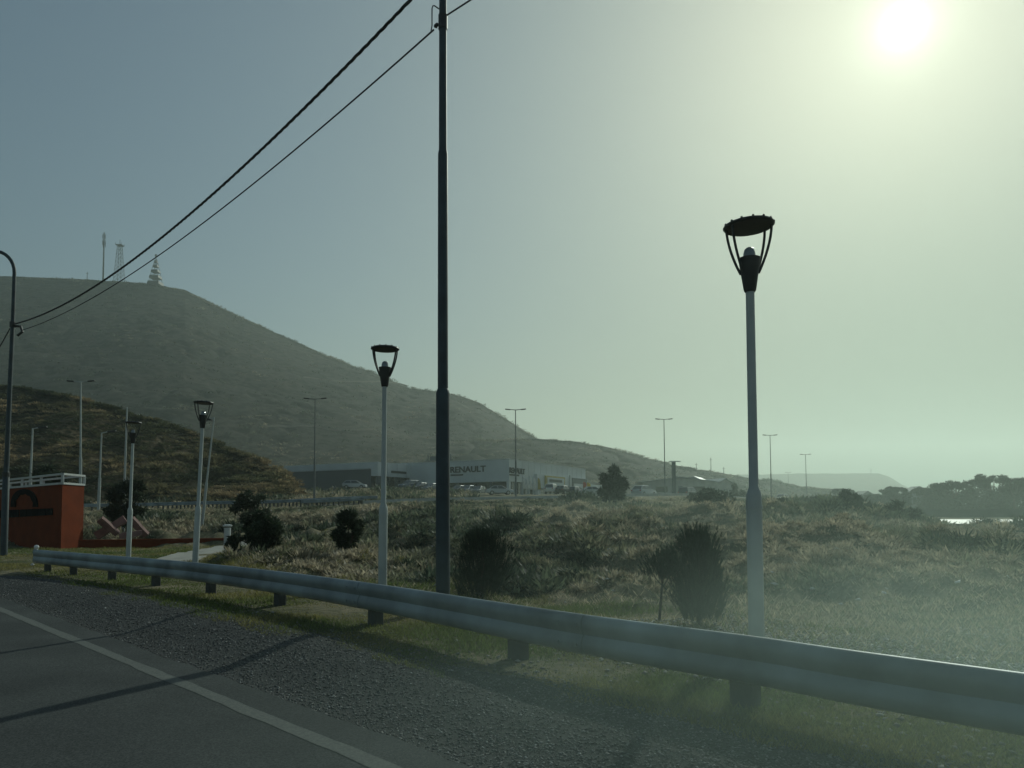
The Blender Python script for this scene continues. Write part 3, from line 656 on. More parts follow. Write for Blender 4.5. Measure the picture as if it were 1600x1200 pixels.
# tall dry grass over the bank
n = 260000; px = rng.uniform(-120, 1760, n); Y = 7*(125/7)**rng.random(n); x = (px-800)/F*Y; y = Y
d, _ = hwdist(x, y); tidy = (x < -7.8) & (y < 37); nz = fbm(x*0.3, y*0.22, 4, 71)
keep = (d > 6.4) & (~tidy) & (pathdist(x, y) > 1.0) & (x+y > 11.3+1.5*rng.random(n)) & (nz > 0.30+0.3*rng.random(n)-0.05) & ~((px > 1420) & (y > 50)) & ~((px > 740) & (y > 76))
x, y, nz = x[keep], y[keep], nz[keep]; n = len(x)
col = np.array([[0.42, 0.36, 0.255]])*(0.55+0.8*rng.random((n, 1))); gm = (rng.random(n) < 0.35)[:, None]; col = np.where(gm, np.array([[0.12, 0.14, 0.075]]), col)
hh = (0.06+0.16*rng.random(n))*(0.55+0.45*smooth01((y-12)/20)); V, cc = blades(x, y, ter(x, y)-0.01, hh, 0.006+0.00035*y, hh*0.9, col, rng)
setp(npmesh('dry_grass', V, np.arange(len(V)).reshape(-1, 3), GRASS, cc), 'long dry straw coloured grass between the scrub clumps of the bank', 'dry grass', kind='stuff')
# stones
def stones(x, y, z, r, cols, g):
    n = len(x); base = np.array([[1, 0, 0], [0, 1, 0], [-1, 0, 0], [0, -1, 0], [0, 0, 0.45], [0, 0, -0.5]], float)
    Fo = np.array([[0, 1, 4], [1, 2, 4], [2, 3, 4], [3, 0, 4], [1, 0, 5], [2, 1, 5], [3, 2, 5], [0, 3, 5]])
    a = g.random(n)*6.283; ca, sa = np.cos(a), np.sin(a); b = base[None]*(0.65+0.7*g.random((n, 6, 1)))*r[:, None, None]
    tl = g.normal(size=n)*0.5; bz = b[..., 2]*np.cos(tl)[:, None]+b[..., 0]*np.sin(tl)[:, None]*0.6
    V = np.stack([b[..., 0]*ca[:, None]-b[..., 1]*sa[:, None]+x[:, None], b[..., 0]*sa[:, None]+b[..., 1]*ca[:, None]+y[:, None], bz+z[:, None]], -1)
    Ff = (Fo[None]+(np.arange(n)*6)[:, None, None]).reshape(-1, 3); return V.reshape(-1, 3), Ff, np.repeat(cols, 6, 0)
n = 210000; px = rng.uniform(-60, 1700, n); Y = 2.3*(16/2.3)**rng.random(n)**0.9; x = (px-800)/F*Y; y = Y; c = x+y
keep = (c > 3.78+0.25*rng.random(n)) & (c < 6.3-0.7*rng.random(n))
x, y = x[keep], y[keep]; n = len(x); r = 0.0035+0.0085*rng.random(n)**2.6+0.0004*y
g1 = (0.075+0.19*rng.random((n, 1))**2.0); col = g1*np.array([[1, 1.0, 0.97]]); col[rng.random(n) < 0.03] *= 1.9
V1, F1, C1 = stones(x, y, 0.012+berm(x, y)+r*0.3, r, col, rng)
setp(npmesh('gravel', V1, F1, STONE, C1), 'loose dark gravel stones strewn over the road shoulder', 'gravel', kind='stuff')
n = 60000; px = rng.uniform(820, 1750, n); Y = 4.5*(14/4.5)**rng.random(n); x = (px-800)/F*Y; y = Y; c = x+y
keep = (c > 7.2+0.6*rng.random(n)) & (c < 13.6+1.5*rng.random(n)-2.6*smooth01((1250-px)/300)) & (fbm(x*1.1, y*1.1, 3, 81)+0.35*smooth01((px-1050)/200) > 0.48)
x, y = x[keep], y[keep]; n = len(x); r = 0.008+0.022*rng.random(n)**2
col = (0.12+0.45*rng.random((n, 1))**1.5)*np.array([[1, 0.97, 0.9]])
V2, F2, C2 = stones(x, y, ter(x, y)+r*0.3, r, col, rng)
n = 4200; px = 250+1500*rng.random(n)**0.6; Y = 3.2*(14/3.2)**rng.random(n); x = (px-800)/F*Y; y = Y; c = x+y; keep = (c > 5.6) & (c < 7.3); x, y = x[keep], y[keep]; n = len(x)
r = 0.008+0.022*rng.random(n)**2; col = (0.08+0.25*rng.random((n, 1)))*np.array([[1, 0.97, 0.9]]); V3, F3, C3 = stones(x, y, ter(x, y)+r*0.4, r, col, rng)
n = 90; px = rng.uniform(450, 1700, n); Y = 13*(40/13)**rng.random(n); x = (px-800)/F*Y; y = Y; r = 0.03+0.05*rng.random(n); V4, F4, C4 = stones(x, y, ter(x, y)+0.12, r, np.full((n, 3), 0.55), rng)
F3 = np.concatenate([F3, F4+len(V3)]); V3 = np.concatenate([V3, V4]); C3 = np.concatenate([C3, C4])
setp(npmesh('pale_gravel', np.concatenate([V2, V3]), np.concatenate([F2, F3+len(V2)]), STONE, np.concatenate([C2, C3])), 'pale coarse stones lying behind and under the right part of the guardrail', 'stones', kind='stuff')

# ------------------------------------------------------------------ hills
def hill(name, sky_pts, px0, px1, ncol, nrow, Yfoot, Yridge, m, noise, back=60, prof=1.15, seed=0, gull=0.0, base_z=None):
    pxa = np.linspace(px0, px1, ncol); spx = [p[0] for p in sky_pts]; spy = [p[1] for p in sky_pts]
    top = np.interp(pxa, spx, spy); Yf = np.interp(pxa, [p[0] for p in Yfoot], [p[1] for p in Yfoot]); Yr = np.interp(pxa, [p[0] for p in Yridge], [p[1] for p in Yridge])
    u = np.array([at(p, t_, 1.0).x for p, t_ in zip(pxa, top)]); zr = EYE+np.array([(at(p, t_, 1.0).z-EYE) for p, t_ in zip(pxa, top)])*Yr
    tt = np.concatenate([np.linspace(0, 1, nrow), [1.08, 1.3, 1.7, 2.4]])[:, None]
    fr = np.clip(tt, 0, 1); Yq = Yf[None]+(Yr-Yf)[None]*tt; Xq = u[None]*Yq
    z0 = (ter(Xq[0], Yq[0], False) if base_z is None else np.full(ncol, base_z))-1.0
    Zq = z0[None]+(zr-z0)[None]*fr**prof
    Zq = Zq-np.clip(tt-1, 0, 9)**1.0*(zr-z0)[None]*0.35*(tt > 1)
    env = np.sin(np.clip(fr, 0, 1)*math.pi)**0.5*0.9+0.1*fr
    sx = noise[1]; nv = (fbm(Xq/sx, Yq/sx*0.6, 5, seed)-0.5)*2*noise[0]*env
    if gull:
        gq = np.abs(vn(Xq/gull[1]+0.25*vn(Xq/9, Yq/9, seed+5)*4-0.035*Zq*gull[2], Zq*0+Yq*0.01, seed+8)*2-1); nv = nv-gull[0]*(1-gq)**2*env
    nv = nv+np.where(fr >= 0.97, 1, 0.6)*(fbm(Xq/noise[3], Yq/noise[3], 3, seed+3)-0.35)*noise[2]
    Zq = Zq+nv
    V = np.stack([Xq, Yq, Zq], -1).reshape(-1, 3); nr = len(tt); i = (np.arange(nr-1)[:, None]*ncol+np.arange(ncol-1)[None]).ravel()
    o = npmesh(name, V, np.stack([i, i+1, i+1+ncol, i+ncol], 1), m, smooth=True); setp(o, kind='structure'); return Xq, Yq, Zq
SK1 = [(-400, 560), (-100, 592), (0, 602), (50, 607), (110, 615), (150, 631), (200, 643), (250, 658), (300, 675), (340, 691), (380, 706), (420, 725), (450, 743), (475, 764), (500, 786), (520, 795)]
hx, hy, hz = hill('near_hill', SK1, -400, 515, 560, 260, [(-400, 66), (0, 71), (300, 75), (515, 82)], [(-400, 122), (0, 118), (300, 108), (515, 92)], HILLN, (1.0, 9, 0.35, 1.2), seed=100, prof=0.95, gull=(2.6, 7.0, 1.0))
SK2 = [(-900, 430), (-300, 424), (0, 431), (60, 433), (140, 437), (200, 440), (250, 445), (290, 453), (330, 473), (370, 493), (410, 511), (450, 529), (500, 551), (550, 571), (600, 590), (640, 608), (690, 613), (720, 619), (750, 630), (790, 654), (840, 686), (880, 712), (960, 750), (1100, 785)]
bx_, by_, bz_ = hill('hill', SK2, -900, 1100, 900, 260, [(-900, 240), (1100, 300)], [(-900, 640), (400, 640), (840, 560), (1100, 500)], HILLF, (6, 90, 1.5, 6), seed=200, prof=1.05, gull=(3, 45, 0.05))
SK3 = [(620, 690), (760, 687), (840, 685), (870, 687), (905, 690), (950, 699), (1000, 714), (1050, 726), (1100, 735), (1150, 743), (1200, 750), (1250, 758), (1300, 764), (1350, 769), (1420, 776), (1500, 790)]
cx_, cy_, cz_ = hill('ridge', SK3, 620, 1500, 560, 160, [(620, 250), (1500, 240)], [(620, 430), (1500, 400)], HILLF, (4.5, 40, 1.0, 4), seed=300, prof=1.0, gull=(4, 26, 0.06))
SK4 = [(900, 745), (1180, 742), (1250, 740), (1372, 740), (1392, 746), (1408, 757), (1440, 772), (1520, 785)]
hill('plateau', SK4, 900, 1520, 300, 60, [(900, 1150), (1520, 1150)], [(900, 1600), (1520, 1600)], HILLF, (10, 150, 2, 25), seed=400, base_z=3)
def track(X, Y_, Z, pa, pb, ya, yb, name):
    pts = []; nr = X.shape[0]-5
    for j in range(X.shape[1]):
        q = 800+F*X[10, j]/Y_[10, j]
        if not pa < q < pb: continue
        yt = ya+(yb-ya)*(q-pa)/(pb-pa)+1.5*math.sin(q*0.05); col = [proj((X[i, j], Y_[i, j], Z[i, j]))[1] for i in range(0, nr, 4)]
        i = 4*int(np.argmin([abs(c-yt) for c in col])); pts.append((X[i, j], Y_[i, j]-1.5, Z[i, j]+0.2))
    P = np.array(pts); k = 9; ker = np.ones(k)/k
    P = np.stack([np.convolve(np.pad(P[:, a], k//2, 'edge'), ker, 'valid') for a in range(3)], 1); P[:, 2] += 0.5; n = len(P)
    V = np.stack([P, P+[0, 1.5, 1.3]], 1).reshape(-1, 3); i = np.arange(n-1)*2
    setp(npmesh(name, V, np.stack([i, i+2, i+3, i+1], 1), mat('track_dirt', (0.17, 0.15, 0.12), 0.95, spec=0.05)), kind='structure')
track(bx_, by_, bz_, 410, 590, 668, 676, 'dirt_track'); track(bx_, by_, bz_, 470, 640, 594, 603, 'dirt_track')
# shrubs covering the hills (nobody could count them)
def hillscrub(X, Y_, Z, n, r0, r1, nb, name, label, g, tmax=1.0, sky=0.25, tone=(0.7, 0.7, 0.7)):
    nr, nc = X.shape; ri = (g.random(n)*(nr-7)*tmax); ci = g.random(n)*(nc-2)
    k = int(n*sky); ri[:k] = (nr-7)-3*g.random(k); i0 = ri.astype(int); j0 = ci.astype(int); fi = ri-i0; fj = ci-j0
    def S_(A): return A[i0, j0]*(1-fi)*(1-fj)+A[i0+1, j0]*fi*(1-fj)+A[i0, j0+1]*(1-fi)*fj+A[i0+1, j0+1]*fi*fj
    x, y, z = S_(X), S_(Y_), S_(Z); r = r0+(r1-r0)*g.random(n)**3; u = np.clip(fbm(x/(r1*9), y/(r1*9), 3, 77)*1.5-0.15+0.2*(g.random(n)-0.5), 0, 0.999)
    V, cc = scrubset(x, y, z, r, r*0.6, nb, palette(u, g)*np.array([tone]), g, 0.75)
    setp(npmesh(name, V, np.arange(len(V)).reshape(-1, 3), SCRUB, cc), label, 'scrub', kind='stuff')
hillscrub(hx, hy, hz, 7000, 0.2, 1.1, 80, 'hill_scrub', 'brown and olive scrub covering the near slope on the left', rng, sky=0.12, tone=(0.82, 0.73, 0.60))
hillscrub(bx_, by_, bz_, 9000, 0.8, 3.6, 24, 'hill_scrub', 'bushes dotted over the big hazy hill', rng, sky=0.22)
hillscrub(cx_, cy_, cz_, 5000, 0.6, 2.6, 24, 'hill_scrub', 'bushes dotted over the low ridge right of the dealership', rng, sky=0.2)

# ------------------------------------------------------------------ far highway
def hwstrip(name, o0, o1, dz, m, i0=0, i1=None, thick=0):
    P = HWC[i0:i1]; T = np.gradient(P[:, :2], axis=0); T /= np.linalg.norm(T, axis=1)[:, None]; Nn = np.stack([-T[:, 1], T[:, 0]], 1)
    a = np.column_stack([P[:, :2]+Nn*o0, P[:, 2]+dz]); b = np.column_stack([P[:, :2]+Nn*o1, P[:, 2]+dz]); n = len(P)
    V = np.stack([a, b], 1).reshape(-1, 3); i = np.arange(n-1)*2; Fc = np.stack([i, i+2, i+3, i+1], 1)
    if thick:
        a2 = a-[0, 0, thick]; b2 = b-[0, 0, thick]; V = np.concatenate([V, np.stack([a2, b2], 1).reshape(-1, 3)]); q = 2*n
        Fc = np.concatenate([Fc, np.stack([i, i+q, i+q+2, i+2], 1), np.stack([i+1, i+3, i+q+3, i+q+1], 1)])
    return setp(npmesh(name, V, Fc, m), kind='structure')
hwstrip('highway', -4.3, 4.3, 0.02, ASPH); hwstrip('highway_kerb', -4.8, -4.3, 0.28, KERB, 36, None, 0.5)
hwstrip('highway_line', -0.07, 0.07, 0.026, LINE)
def farrail(name, off, i0, i1, label, zt=0.75):
    P = HWC[i0:i1]; T = np.gradient(P[:, :2], axis=0); T /= np.linalg.norm(T, axis=1)[:, None]; Nn = np.stack([-T[:, 1], T[:, 0]], 1)
    q = [Vector((p[0]+nn[0]*off, p[1]+nn[1]*off, p[2])) for p, nn in zip(P, Nn)]
    t = thing(name, label, 'guardrail', q[0]); inv = Matrix.Translation(-q[0])
    wbeam(q, zt, 0.31).build('beam', GALV, t, True).matrix_parent_inverse = inv
    for k in range(0, len(q)-1):
        for f in (0, 0.5):
            p = q[k].lerp(q[k+1], f); m = MB(); m.box(p+Vector((0, 0.1, zt-0.47)), (0.14, 0.12, 0.9)); m.build('post', RAILPOST, t).matrix_parent_inverse = inv
    return t
farrail('guardrail', 4.9, 8, 42, 'far guardrail along the distant highway below the near slope')
farrail('guardrail', -5.0, 8, 13, 'short pale guardrail on the near side of the distant highway by the red wall')
farrail('guardrail', -5.0, 30, 37, 'dark low guardrail on the distant highway left of the dealership', 0.6)

# ------------------------------------------------------------------ highway lamps
def tlamp(px, topy, Y, label, arm=1.1, r=0.11, lean=0.0, single=0, headz=0.0, matl=None, thickjoint=None):
    p = G(px, Y); zt = zpy(px, topy, Y)-p.z; m_ = matl or HWPOLE
    t = thing('highway_lamp', label, 'street lamp', p, 0, 'tall lamps along the highway'); lx = lean*zt
    j = thickjoint or zt*0.42
    MB().tube([(0, 0, -0.3), (lx*j/zt, 0, j)], [r, r*0.92], 10).build('lower_pole', m_, t, True)
    MB().tube([(lx*j/zt, 0, j), (lx, 0, zt)], [r*0.66, r*0.45], 10).build('upper_pole', m_, t, True)
    for s in ((-1, 1) if single == 0 else () if single is None else (single,)):
        MB().tube([(lx, 0, zt-0.05), (lx+s*arm*0.6, 0, zt+0.02+headz)], [0.045, 0.04], 6).build('arm', m_, t, True)
        m = MB(); m.box((lx+s*arm*0.85, 0, zt+0.03+headz), (0.62, 0.26, 0.11), Matrix.Rotation(R(-6*s), 3, 'Y'), 0.03); m.build('lamp_head', BLACK, t)
    return t
PALE = POLEPAINT
tlamp(126, 596, 66, 'double armed highway lamp above the white railing of the red wall', 1.1, 0.13, -0.02, matl=PALE)
tlamp(491, 623, 79, 'double armed highway lamp left of the dealership, against the big hill')
tlamp(806, 640, 88, 'double armed highway lamp in front of the dealership corner')
tlamp(1039, 655, 106, 'double armed highway lamp beside the dark totem column')
tlamp(1205, 680, 126, 'double armed highway lamp just right of the nearest park lamp')
tlamp(1232, 738, 300, 'tiniest farthest highway lamp between two taller ones')
tlamp(1260, 710, 165, 'double armed highway lamp at the right end of the bank crest')
tlamp(193, 636, 43, 'thin pale mast standing directly beside the farthest park lamp', 0.06, 0.10, 0.012, single=None, matl=PALE)
tlamp(315, 652, 43, 'thin pale mast leaning to the right behind the path lamp', 0.55, 0.085, 0.10, single=-1, matl=PALE, headz=-0.15)
tlamp(154, 676, 55, 'thin pale single armed lamp between red wall and dark leafy tree', 0.9, 0.11, 0.02, single=1, matl=PALE, headz=0.06)
tlamp(46, 669, 55, 'thin pale single armed lamp behind the red wall at the far left', 0.9, 0.12, 0.015, single=1, matl=PALE, headz=0.03)

# ------------------------------------------------------------------ red monument wall
A = Vector((*P2(97, 33.0), 0)); B = Vector((*P2(-60, 44.5), 0)); C_ = Vector((*P2(131, 34.8), 0)); 
def facefr(P, Q):   # frame: x along P->Q
    d = (Q-P); L_ = d.length; d.normalize(); nrm = Vector((-d.y, d.x, 0)); Mx = Matrix(((d.x, nrm.x, 0, P.x), (d.y, nrm.y, 0, P.y), (0, 0, 1, P.z), (0, 0, 0, 1))); return Mx, L_
mw = thing('monument_wall', 'big dark red rendered wall with black arch emblem and white railing at the left', 'wall', A); inv = Matrix.Translation(-A)
D_ = C_+(B-A)
ztop = zpy(97, 757, 33.0)
m = MB(); m.add([A-Vector((0, 0, .3)), B-Vector((0, 0, .3)), D_-Vector((0, 0, .3)), C_-Vector((0, 0, .3)), A+Vector((0, 0, ztop)), B+Vector((0, 0, ztop)), D_+Vector((0, 0, ztop)), C_+Vector((0, 0, ztop))],
               [(0, 1, 5, 4), (1, 2, 6, 5), (2, 3, 7, 6), (3, 0, 4, 7), (4, 5, 6, 7)])
m.build('wall', REDWALL, mw).matrix_parent_inverse = inv
zf = zpy(97, 739, 33.0)
def framebars(P, Q, n, name):
    Mx, L_ = facefr(P, Q); w = 0.09; m = MB()
    for z in (ztop+w*0.6, zf-w*0.5): m.prism([(0, z-w/2), (L_, z-w/2), (L_, z+w/2), (0, z+w/2)], -0.05, 0.05, Mx)
    for k in range(n+1):
        x = L_*k/n; m.prism([(x-w/2, ztop+w*1.1), (x+w/2, ztop+w*1.1), (x+w/2, zf-w), (x-w/2, zf-w)], -0.048, 0.048, Mx)
    m.build('railing', WHITEFRAME, mw).matrix_parent_inverse = inv
framebars(A, B, 6, 'railing'); framebars(A, C_, 1, 'railing'); framebars(C_, D_, 6, 'railing')
# emblem arch and lettering band on the front face, found by intersecting pixel rays with the face
nrmF = Vector(((B-A).y, -(B-A).x, 0)).normalized()
if nrmF.dot(A) > 0: nrmF = -nrmF
def onface(px, py, off=0.0):
    d = ray(px, py); o = Vector((0, 0, EYE)); s = ((A+nrmF*off-o).dot(nrmF))/d.dot(nrmF); return o+d*s
def slab(poly, off, th, name, m_):
    f = [onface(x, y, off+th) for x, y in poly]; b = [onface(x, y, off+th)-nrmF*th for x, y in poly]; n = len(poly); m = MB()
    m.add(f+b, [tuple(range(n)), tuple(range(2*n-1, n-1, -1))]+[(i, i+n, (i+1) % n+n, (i+1) % n) for i in range(n)])
    return m
m = MB(); outer = []; inner = []
for k in range(15):
    a = math.pi*(1.0-k/14); tk = 1+0.12*math.sin(k*2.3)
    outer.append((37+21*math.cos(a), 792-28*math.sin(a)**0.8*1.0)); inner.append((37+(21-7*tk)*math.cos(a), 792-(28-8*tk)*math.sin(a)**0.8))
for k in range(14):
    q = slab([outer[k], outer[k+1], inner[k+1], inner[k]], 0.003, 0.05, 'e', BLACKLET); m.add(q.v, q.f)
m.build('arch_emblem', BLACKLET, mw).matrix_parent_inverse = inv
m = MB(); segs = [(-6, 9), (9.6, 18.5), (19.2, 28.5), (31, 41), (41.6, 51), (51.5, 61), (61.5, 71), (71.6, 81)]
for a, b in segs:
    f = lambda x: 797-(x-10)*0.04; q = slab([(a, f(a)), (b, f(b)), (b, f(b)+12-b*0.02), (a, f(a)+12-a*0.02)], 0.003, 0.05, 'e', BLACKLET); m.add(q.v, q.f)
m.build('lettering_band', BLACKLET, mw).matrix_parent_inverse = inv
# low red wall
pA = Vector((*P2(126, 33.4), 0)); pB = Vector((*P2(380, 35.5), 0)); t = thing('low_wall', 'low red kerb wall running from the red wall to the path', 'wall', pA)
Mx, L_ = facefr(pA, pB); Mx = Matrix.Translation(-pA) @ Mx; m = MB(); m.prism([(0, -0.3), (L_, -0.3), (L_, 0.24), (0, 0.24)], -0.12, 0.12, Mx); m.build('wall', REDWALL, t)
m = MB(); m.prism([(-0.02, 0.242), (L_+0.02, 0.242), (L_+0.02, 0.30), (-0.02, 0.30)], -0.15, 0.15, Mx); m.build('coping', REDWALL, t)
# path
pp = catmull(PATH, 10); m = MB(); vs = []; fs = []
for i, p in enumerate(pp):
    tt_ = pp[min(i+1, len(pp)-1)]-pp[max(i-1, 0)]; nn = np.array([-tt_[1], tt_[0]])/np.hypot(*tt_)
    for s in (-0.62, 0.62): q = p+nn*s; vs.append((q[0], q[1], gz(*p)+0.05))
    for s in (-0.62, 0.62): q = p+nn*s; vs.append((q[0], q[1], gz(*p)-0.15))
    if i: b = 4*i; fs += [(b-4, b-3, b+1, b), (b-4, b, b+2, b-2), (b-3, b-1, b+3, b+1)]
m.add(vs, fs); setp(m.build('path', CONC), kind='structure')
# litter bin
p = G(356, 34.0); t = thing('litter_bin', 'pale round litter bin with a wide cap at the top of the path', 'bin', p)
MB().lathe([(0.15, 0), (0.15, 0.82)], 20).build('body', WHITEFRAME, t, True); MB().lathe([(0.17, 0.86), (0.21, 0.90), (0.21, 0.94), (0.1, 0.97)], 20).build('lid', CLADT, t, True)
m = MB()
for a in (30, 150, 270): m.cyl((0.12*math.cos(R(a)), 0.12*math.sin(R(a)), 0.80), (0.12*math.cos(R(a)), 0.12*math.sin(R(a)), 0.88), 0.015, n=6)
m.build('bracket', BLACK, t)
# pink concrete sculpture
p = G(182, 36.0); t = thing('sculpture', 'pinkish concrete sculpture of crossed leaning slabs behind the low red wall', 'sculpture', p); inv2 = Matrix.Translation(-p)
def beam(a, b, Y, w, th, name='slab'):
    P_ = at(*a, Y); Q_ = at(*b, Y+0.5); P_.z = max(P_.z, p.z+0.02); d = (Q_-P_); L_ = d.length; d.normalize(); s = d.cross(Vector((0, 1, 0.1))).normalized(); u = d.cross(s)
    m = MB(); n = 5; vs = []; fs = []
    for i in range(n+1):
        f = i/n; ww = w*(0.85+0.12*math.sin(5*f+w*20))*0.5; c = P_.lerp(Q_, f)
        for sx, ux in ((-1, -1), (1, -1), (1, 1), (-1, 1)): vs.append(c+s*sx*ww+u*ux*th/2)
        if i: b_ = 4*i; fs += [(b_-4+k, b_-4+(k+1) % 4, b_+(k+1) % 4, b_+k) for k in range(4)]
    fs += [(3, 2, 1, 0), (4*n, 4*n+1, 4*n+2, 4*n+3)]; m.add(vs, fs); m.build(name, PINK, t).matrix_parent_inverse = inv2
beam((156, 811), (184, 834), 35.6, 0.34, 0.25); beam((150, 838), (196, 811), 36.1, 0.42, 0.3); beam((204, 811), (229, 836), 36.4, 0.36, 0.25); beam((186, 838), (222, 832), 35.8, 0.3, 0.3)
shrub(235, 34.8, 34*mpp(34.8), 14*mpp(34.8), 'low clipped dark shrub behind the low red wall', 61, n=2200, size=0.05, trunk=False, nb=24)

# ------------------------------------------------------------------ dealership
e1 = Vector((0.46, 0.888, 0)).normalized(); e2 = Vector((-e1.y, e1.x, 0)); Cc = Vector((-0.55, 140, 0)); Z0 = 4.0
def fr(o, u): # frame with x along u, y inward (away from viewer)
    n_ = Vector((-u.y, u.x, 0)); 
    if n_.y < 0 : n_ = -n_
    return Matrix(((u.x, n_.x, 0, o.x), (u.y, n_.y, 0, o.y), (0, 0, 1, 0), (0, 0, 0, 1)))
bld = thing('dealership', 'long pale car dealership with big fascia signs in front of the hill', 'building', Vector((Cc.x, Cc.y, Z0))); binv = Matrix.Translation(-Vector((Cc.x, Cc.y, Z0)))
def bb(mb, name, m_, parent=None): 
    o = mb.build(name, m_, parent or bld); 
    if parent is None: o.matrix_parent_inverse = binv
    else: o.matrix_parent_inverse = Matrix.Identity(4)
    return o
def obox(o, u, v, lu, lv, z0, z1, mb=None):
    mb = mb or MB(); c = [o, o+u*lu, o+u*lu+v*lv, o+v*lv]
    vs = [Vector((q.x, q.y, z0)) for q in c]+[Vector((q.x, q.y, z1)) for q in c]
    return mb.add(vs, [(3, 2, 1, 0), (4, 5, 6, 7), (0, 1, 5, 4), (1, 2, 6, 5), (2, 3, 7, 6), (3, 0, 4, 7)])
# main block
ZT = zpy(795, 717.5, 140); ZB = zpy(795, 752, 140)
bb(obox(Cc, e1, e2, 39, 30, ZB, ZT), 'fascia', CLAD)
bb(obox(Cc+e1*0.9+e2*0.9, e1, e2, 37, 29, Z0-1, ZB-0.003), 'glazing', GLASSD)
bb(obox(Cc+e1*12, e1, e2, 2.0, 3, Z0-1, ZB-0.005), 'pillar', CLAD)
for k in range(5): bb(obox(Cc+e1*(0.1+2.9*k)+e2*0.1, e1, e2, 0.3 if k else 0.8, 0.5, Z0-1, ZB-0.005), 'pillar', CLAD)
for k in range(7): bb(obox(Cc+e2*(4+3.8*k)+e1*0.1, e1, e2, 0.4, 0.25, Z0-1, ZB-0.005), 'pillar', CLADD)
m = MB()
for k in range(1, 14): obox(Cc+e1*(2.8*k)-e2*0.04, e1, e2, 0.07, 0.04, ZB+0.1, ZT-0.1, m)
obox(Cc-e2*0.05-e1*0.05, e1, e2, 39.1, 0.05, ZT-0.12, ZT+0.12, m); obox(Cc-e1*0.05, e1, e2, 0.05, 30, ZT-0.12, ZT+0.12, m); bb(m, 'trim', CLADT)
bb(obox(Cc+e1*11-e2*0.6, e1, e2, 28, 0.6, ZB-1.0, ZB+1.9), 'lower_fascia', CLAD)
m = obox(Cc+e1*14.6-e2*1.0, e1, e2, 9.8, 0.38, ZB-0.9, ZB+1.7); bb(m, 'gold_frame', GOLD)
bb(obox(Cc+e1*15.2-e2*1.06, e1, e2, 8.6, 0.05, ZB-0.45, ZB+1.35), 'sign_panel', CLAD)
bb(obox(Cc+e1*16.0-e2*1.12, e1, e2, 6.6, 0.05, ZB+0.45, ZB+1.0), 'sign_lettering', SIGNDK)
bb(obox(Cc+e1*29.2-e2*0.75, e1, e2, 9.2, 0.14, ZB-0.7, ZB+1.8), 'dark_sign', CLADD)
bb(obox(Cc+e1*29.9-e2*0.82, e1, e2, 7.6, 0.05, ZB-0.45, ZB+0.55), 'sign_panel', CLAD)
bb(obox(Cc+e1*27.6-e2*0.8, e1, e2, 0.8, 0.18, ZB-0.6, ZB+2.3), 'sign_strip', CLADT)
bb(obox(Cc+e1*39.01, e1, e2, 13, 12, Z0-1, zpy(925, 757, 178)), 'side_block', CLAD)
# rooftop frame
m = obox(Cc+e2*17-e1*-3, e1, e2, 0.3, 3.0, ZT+0.7, ZT+1.5); 
for q in (15, 20.5, 18.5): obox(Cc+e2*q+e1*3.2, e1, e2, 0.15, 0.15, ZT, ZT+1.9, m)
obox(Cc+e2*14.5+e1*3.2, e1, e2, 0.12, 7, ZT+0.55, ZT+0.68, m); bb(m, 'roof_frame', CLADD)
def text(s, size, o, u, z, name, m_, depth=0.06, bold=0.03, sx=1.0):
    cu = bpy.data.curves.new(name, 'FONT'); cu.body = s; cu.size = size; cu.extrude = depth; cu.offset = bold
    ob = bpy.data.objects.new(name, cu); COL.objects.link(ob); dg = bpy.context.evaluated_depsgraph_get(); dg.update()
    me = bpy.data.meshes.new_from_object(ob.evaluated_get(dg)); bpy.data.objects.remove(ob)
    w = u.normalized(); nrm = Vector((w.y, -w.x, 0)); Mx = Matrix(((w.x*sx, 0, nrm.x, o.x), (w.y*sx, 0, nrm.y, o.y), (0, 1, 0, z), (0, 0, 0, 1)))
    me.transform(Mx); me.materials.clear(); me.materials.append(m_)
    r = bpy.data.objects.new(name, me); COL.objects.link(r); r.parent = bld; r.matrix_parent_inverse = binv; return r
def face2(px, py, off=0.09):   # intersect with the left face plane (through Cc along e2, normal -e1)
    d = ray(px, py); o = Vector((0, 0, EYE)); q = Cc-e1*off; s = (q-o).dot(e1)/d.dot(e1); return o+d*s
def face1(px, py, off=0.09):
    d = ray(px, py); o = Vector((0, 0, EYE)); q = Cc-e2*off; s = (q-o).dot(e2)/d.dot(e2); return o+d*s
a = face2(703, 738.5); b = face2(761, 737); 
text('RENAULT', 1.62, a, -e2, a.z, 'sign_lettering', SIGNDK, 0.05, 0.045, (b-a).length/ (1.62*4.52))
a = face2(704, 743.5); m = MB(); obox(a, -e2, -e1, 2.9, 0.05, a.z, a.z+0.28, m); bb(m, 'small_lettering', SIGNDK)
a = face1(796, 738.5); b = face1(821, 740.5)
text('RENAULT', 1.45, a, e1, a.z, 'sign_lettering', SIGNDK, 0.05, 0.05, (b-a).length/(1.45*4.52))
a = face1(796, 742); m = MB(); obox(a, e1, -e2, 4.0, 0.05, a.z-0.1, a.z+0.2, m); bb(m, 'small_lettering', SIGNDK)
